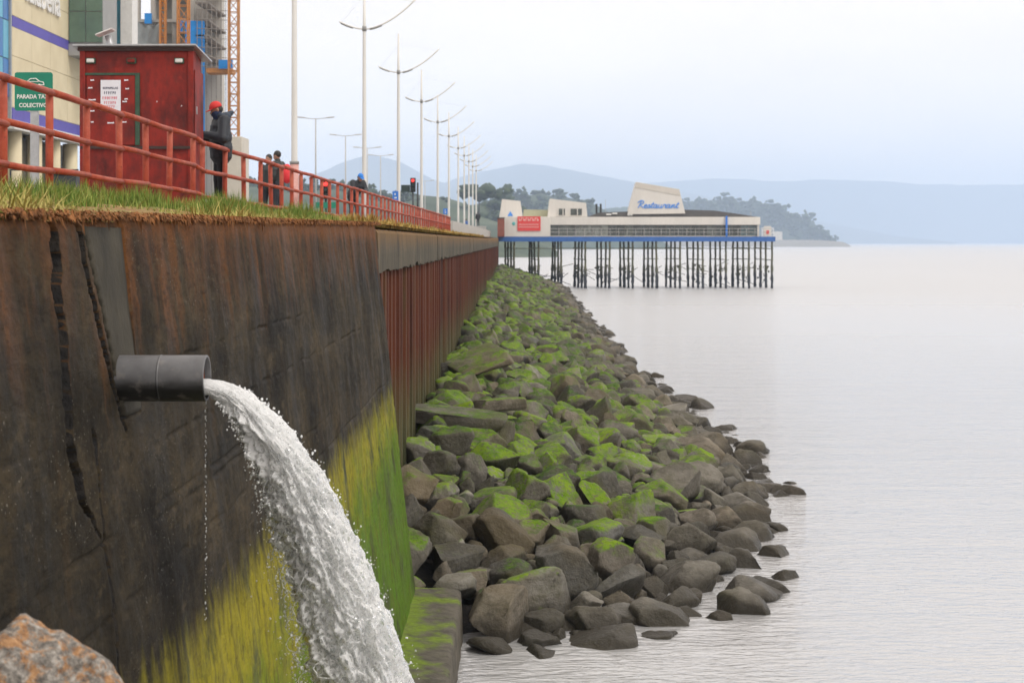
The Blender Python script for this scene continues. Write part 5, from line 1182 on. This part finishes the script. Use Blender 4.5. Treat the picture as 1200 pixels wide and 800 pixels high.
site = thing('building_site', 'unfinished concrete tower with scaffolding, tarpaulins and blue sheeting', 'building', (X_(200, 118), 118, GZ)); SO = Vector(site.location)
M_rawc = plain('raw_concrete', (.45, .43, .39), .85, .15, .5, streak=True); M_tarp = plain('grey_tarp', (.30, .33, .34), .7, .2, 1.5, .4); M_bsheet = plain('blue_sheet', (.02, .30, .85), .5, .2, 1.2, .3); M_orange = plain('orange_steel', (.55, .22, .05), .6, .25, 2); M_brown = plain('rusty_steel_tube', (.46, .21, .07), .7, .3, 3); M_scaf = plain('scaffold_tube', (.28, .26, .24), .6, .2, 3)
def sb(p0, p1, y0, y1, za, zb, Y=118): return MB().box(X_(p0, Y) - SO.x, X_(p1, Y) - SO.x, y0 - SO.y, y1 - SO.y, Z_(zb, Y) - GZ, Z_(za, Y) - GZ)
sb(228, 260, 118, 119.2, -120, 262).build('core_wall', M_rawc, site)
sb(157, 214, 124, 125, -120, 262).build('rear_wall', plain('dim_concrete', (.30, .29, .27), .9, .2, .6), site)
for yy in (-60, -18, 24, 66): sb(157, 229, 117.4, 124, yy, yy + 3.5).build('floor_slab', M_rawc, site)
for xx_ in (160, 178, 203, 224): sb(xx_, xx_ + 4.5, 117.6, 118.2, -60, 200).build('column', M_rawc, site)
sb(222, 244.5, 116.4, 116.6, 28, 252).build('blue_sheet', M_bsheet, site, bevel=.03); sb(173, 181, 117, 117.2, 18, 30).build('blue_sheet', M_bsheet, site); sb(211, 217, 117, 117.2, 27, 40).build('blue_sheet', M_bsheet, site)
v = [];
for j in range(8):
    for i in range(12):
        px = 160 + 30 * i / 11; py = 25 + 32 * j / 7 + (6 * math.sin(i / 11 * 3.1) if j == 0 else 0); q = wp(px, py, 116.8) - SO; v.append((q.x, q.y + .12 * math.sin(i * 1.7 + j * .6), q.z))
MB().add(v, [(j * 12 + i, j * 12 + i + 1, (j + 1) * 12 + i + 1, (j + 1) * 12 + i) for j in range(7) for i in range(11)]).build('tarpaulin', M_tarp, site, True)
for k, (ya, yb) in enumerate(((4, 18), (24, 38), (42, 57), (65, 74), (-16, -3))):          # scaffold decks stepping out over the sea side
    a0, a1 = X_(231, 117) - SO.x, X_(265, 117) - SO.x
    MB().add([(a0, -1.6, Z_(ya, 117) - GZ), (a0 + .9, -1.6, Z_(ya, 117) - GZ), (a1, -.9, Z_(yb, 117) - GZ), (a1 - .9, .4, Z_(yb - 2, 117) - GZ)] + [(a0, -1.6, Z_(ya + 2, 117) - GZ), (a0 + .9, -1.6, Z_(ya + 2, 117) - GZ), (a1, -.9, Z_(yb + 1.8, 117) - GZ), (a1 - .9, .4, Z_(yb, 117) - GZ)], [(0, 1, 2, 3), (4, 7, 6, 5), (0, 4, 5, 1), (1, 5, 6, 2), (2, 6, 7, 3), (3, 7, 4, 0)]).build('scaffold_deck', M_scaf, site)
for k in range(7):
    xx_ = X_(232 + k * 5.6, 116.6) - SO.x; MB().tube([(xx_, -1.7, 0), (xx_, -1.7, Z_(-20, 116.6) - GZ)], .03, 5).build('scaffold_pole', M_scaf, site)
for k in range(9):
    zz_ = Z_(-10 + k * 11, 116.6) - GZ; MB().tube([(X_(231, 116.6) - SO.x, -1.72, zz_), (X_(267, 116.6) - SO.x, -1.72, zz_ - .1)], .025, 5).build('scaffold_pole', M_scaf, site)
sb(252, 281, 114.6, 116.2, 86, 91).build('loading_deck', M_brown, site); sb(267, 283, 114.3, 114.4, 77, 87).build('blue_sheet', M_bsheet, site)
wb_ = MB().box(X_(263, 112) - SO.x, X_(283.5, 112) - SO.x, -6, -3, 0, Z_(160, 112) - GZ).build('site_wall', plain('site_cream', (.60, .56, .48), .8, .12, 1), site, bevel=.03)
def lattice(px0, px1, Y, ytop, ybot, mat, label, step=.9):
    t_ = thing('hoist_mast', label, 'crane mast', (X_((px0 + px1) / 2, Y), Y, GZ)); w_ = (px1 - px0) / F * Y / 2; za, zb = Z_(ybot, Y) - GZ, Z_(ytop, Y) - GZ
    cs = [(-w_, -w_), (w_, -w_), (w_, w_), (-w_, w_)]
    for a, b_ in cs: MB().tube([(a, b_, 0), (a, b_, zb)], .06, 6).build('leg', mat, t_)
    m_ = MB(); n_ = int((zb) / step)
    for k in range(n_):
        z0_ = zb * k / n_; z1_ = zb * (k + 1) / n_
        for i in range(4):
            p0, p1 = cs[i], cs[(i + 1) % 4]; m_.tube([(*p0, z0_), (*p1, z0_)], .028, 4); m_.tube([(*(p0 if k % 2 else p1), z0_), (*(p1 if k % 2 else p0), z1_)], .028, 4)
    tag(m_.build('lacing', mat, t_), kind='stuff')
lattice(268.5, 279.5, 113.5, -40, 240, M_brown, 'tall brown lattice hoist mast beside the scaffolding', .75); lattice(209, 221, 115.5, -40, 240, M_orange, 'orange lattice crane mast next to the blue sheeting'); lattice(188, 194, 116, -40, 240, M_orange, 'slim orange lattice mast among the concrete columns', .6)

# ================================================================== AIR
hz = MB().box(-5200, 9200, -400, 9300, -3, 372)
hb_ = hz.build('haze', None); tag(hb_, 'pale blue sea haze over the bay', 'haze', kind='stuff')
hm = bpy.data.materials.new('haze_air'); hm.use_nodes = True; hm.node_tree.nodes.clear()
pv = hm.node_tree.nodes.new('ShaderNodeVolumePrincipled'); ho = hm.node_tree.nodes.new('ShaderNodeOutputMaterial')
pv.inputs['Color'].default_value = (.62, .77, .99, 1); pv.inputs['Density'].default_value = 2.7e-4; pv.inputs['Anisotropy'].default_value = 0.
hm.node_tree.links.new(pv.outputs[0], ho.inputs['Volume']); hb_.data.materials.append(hm)
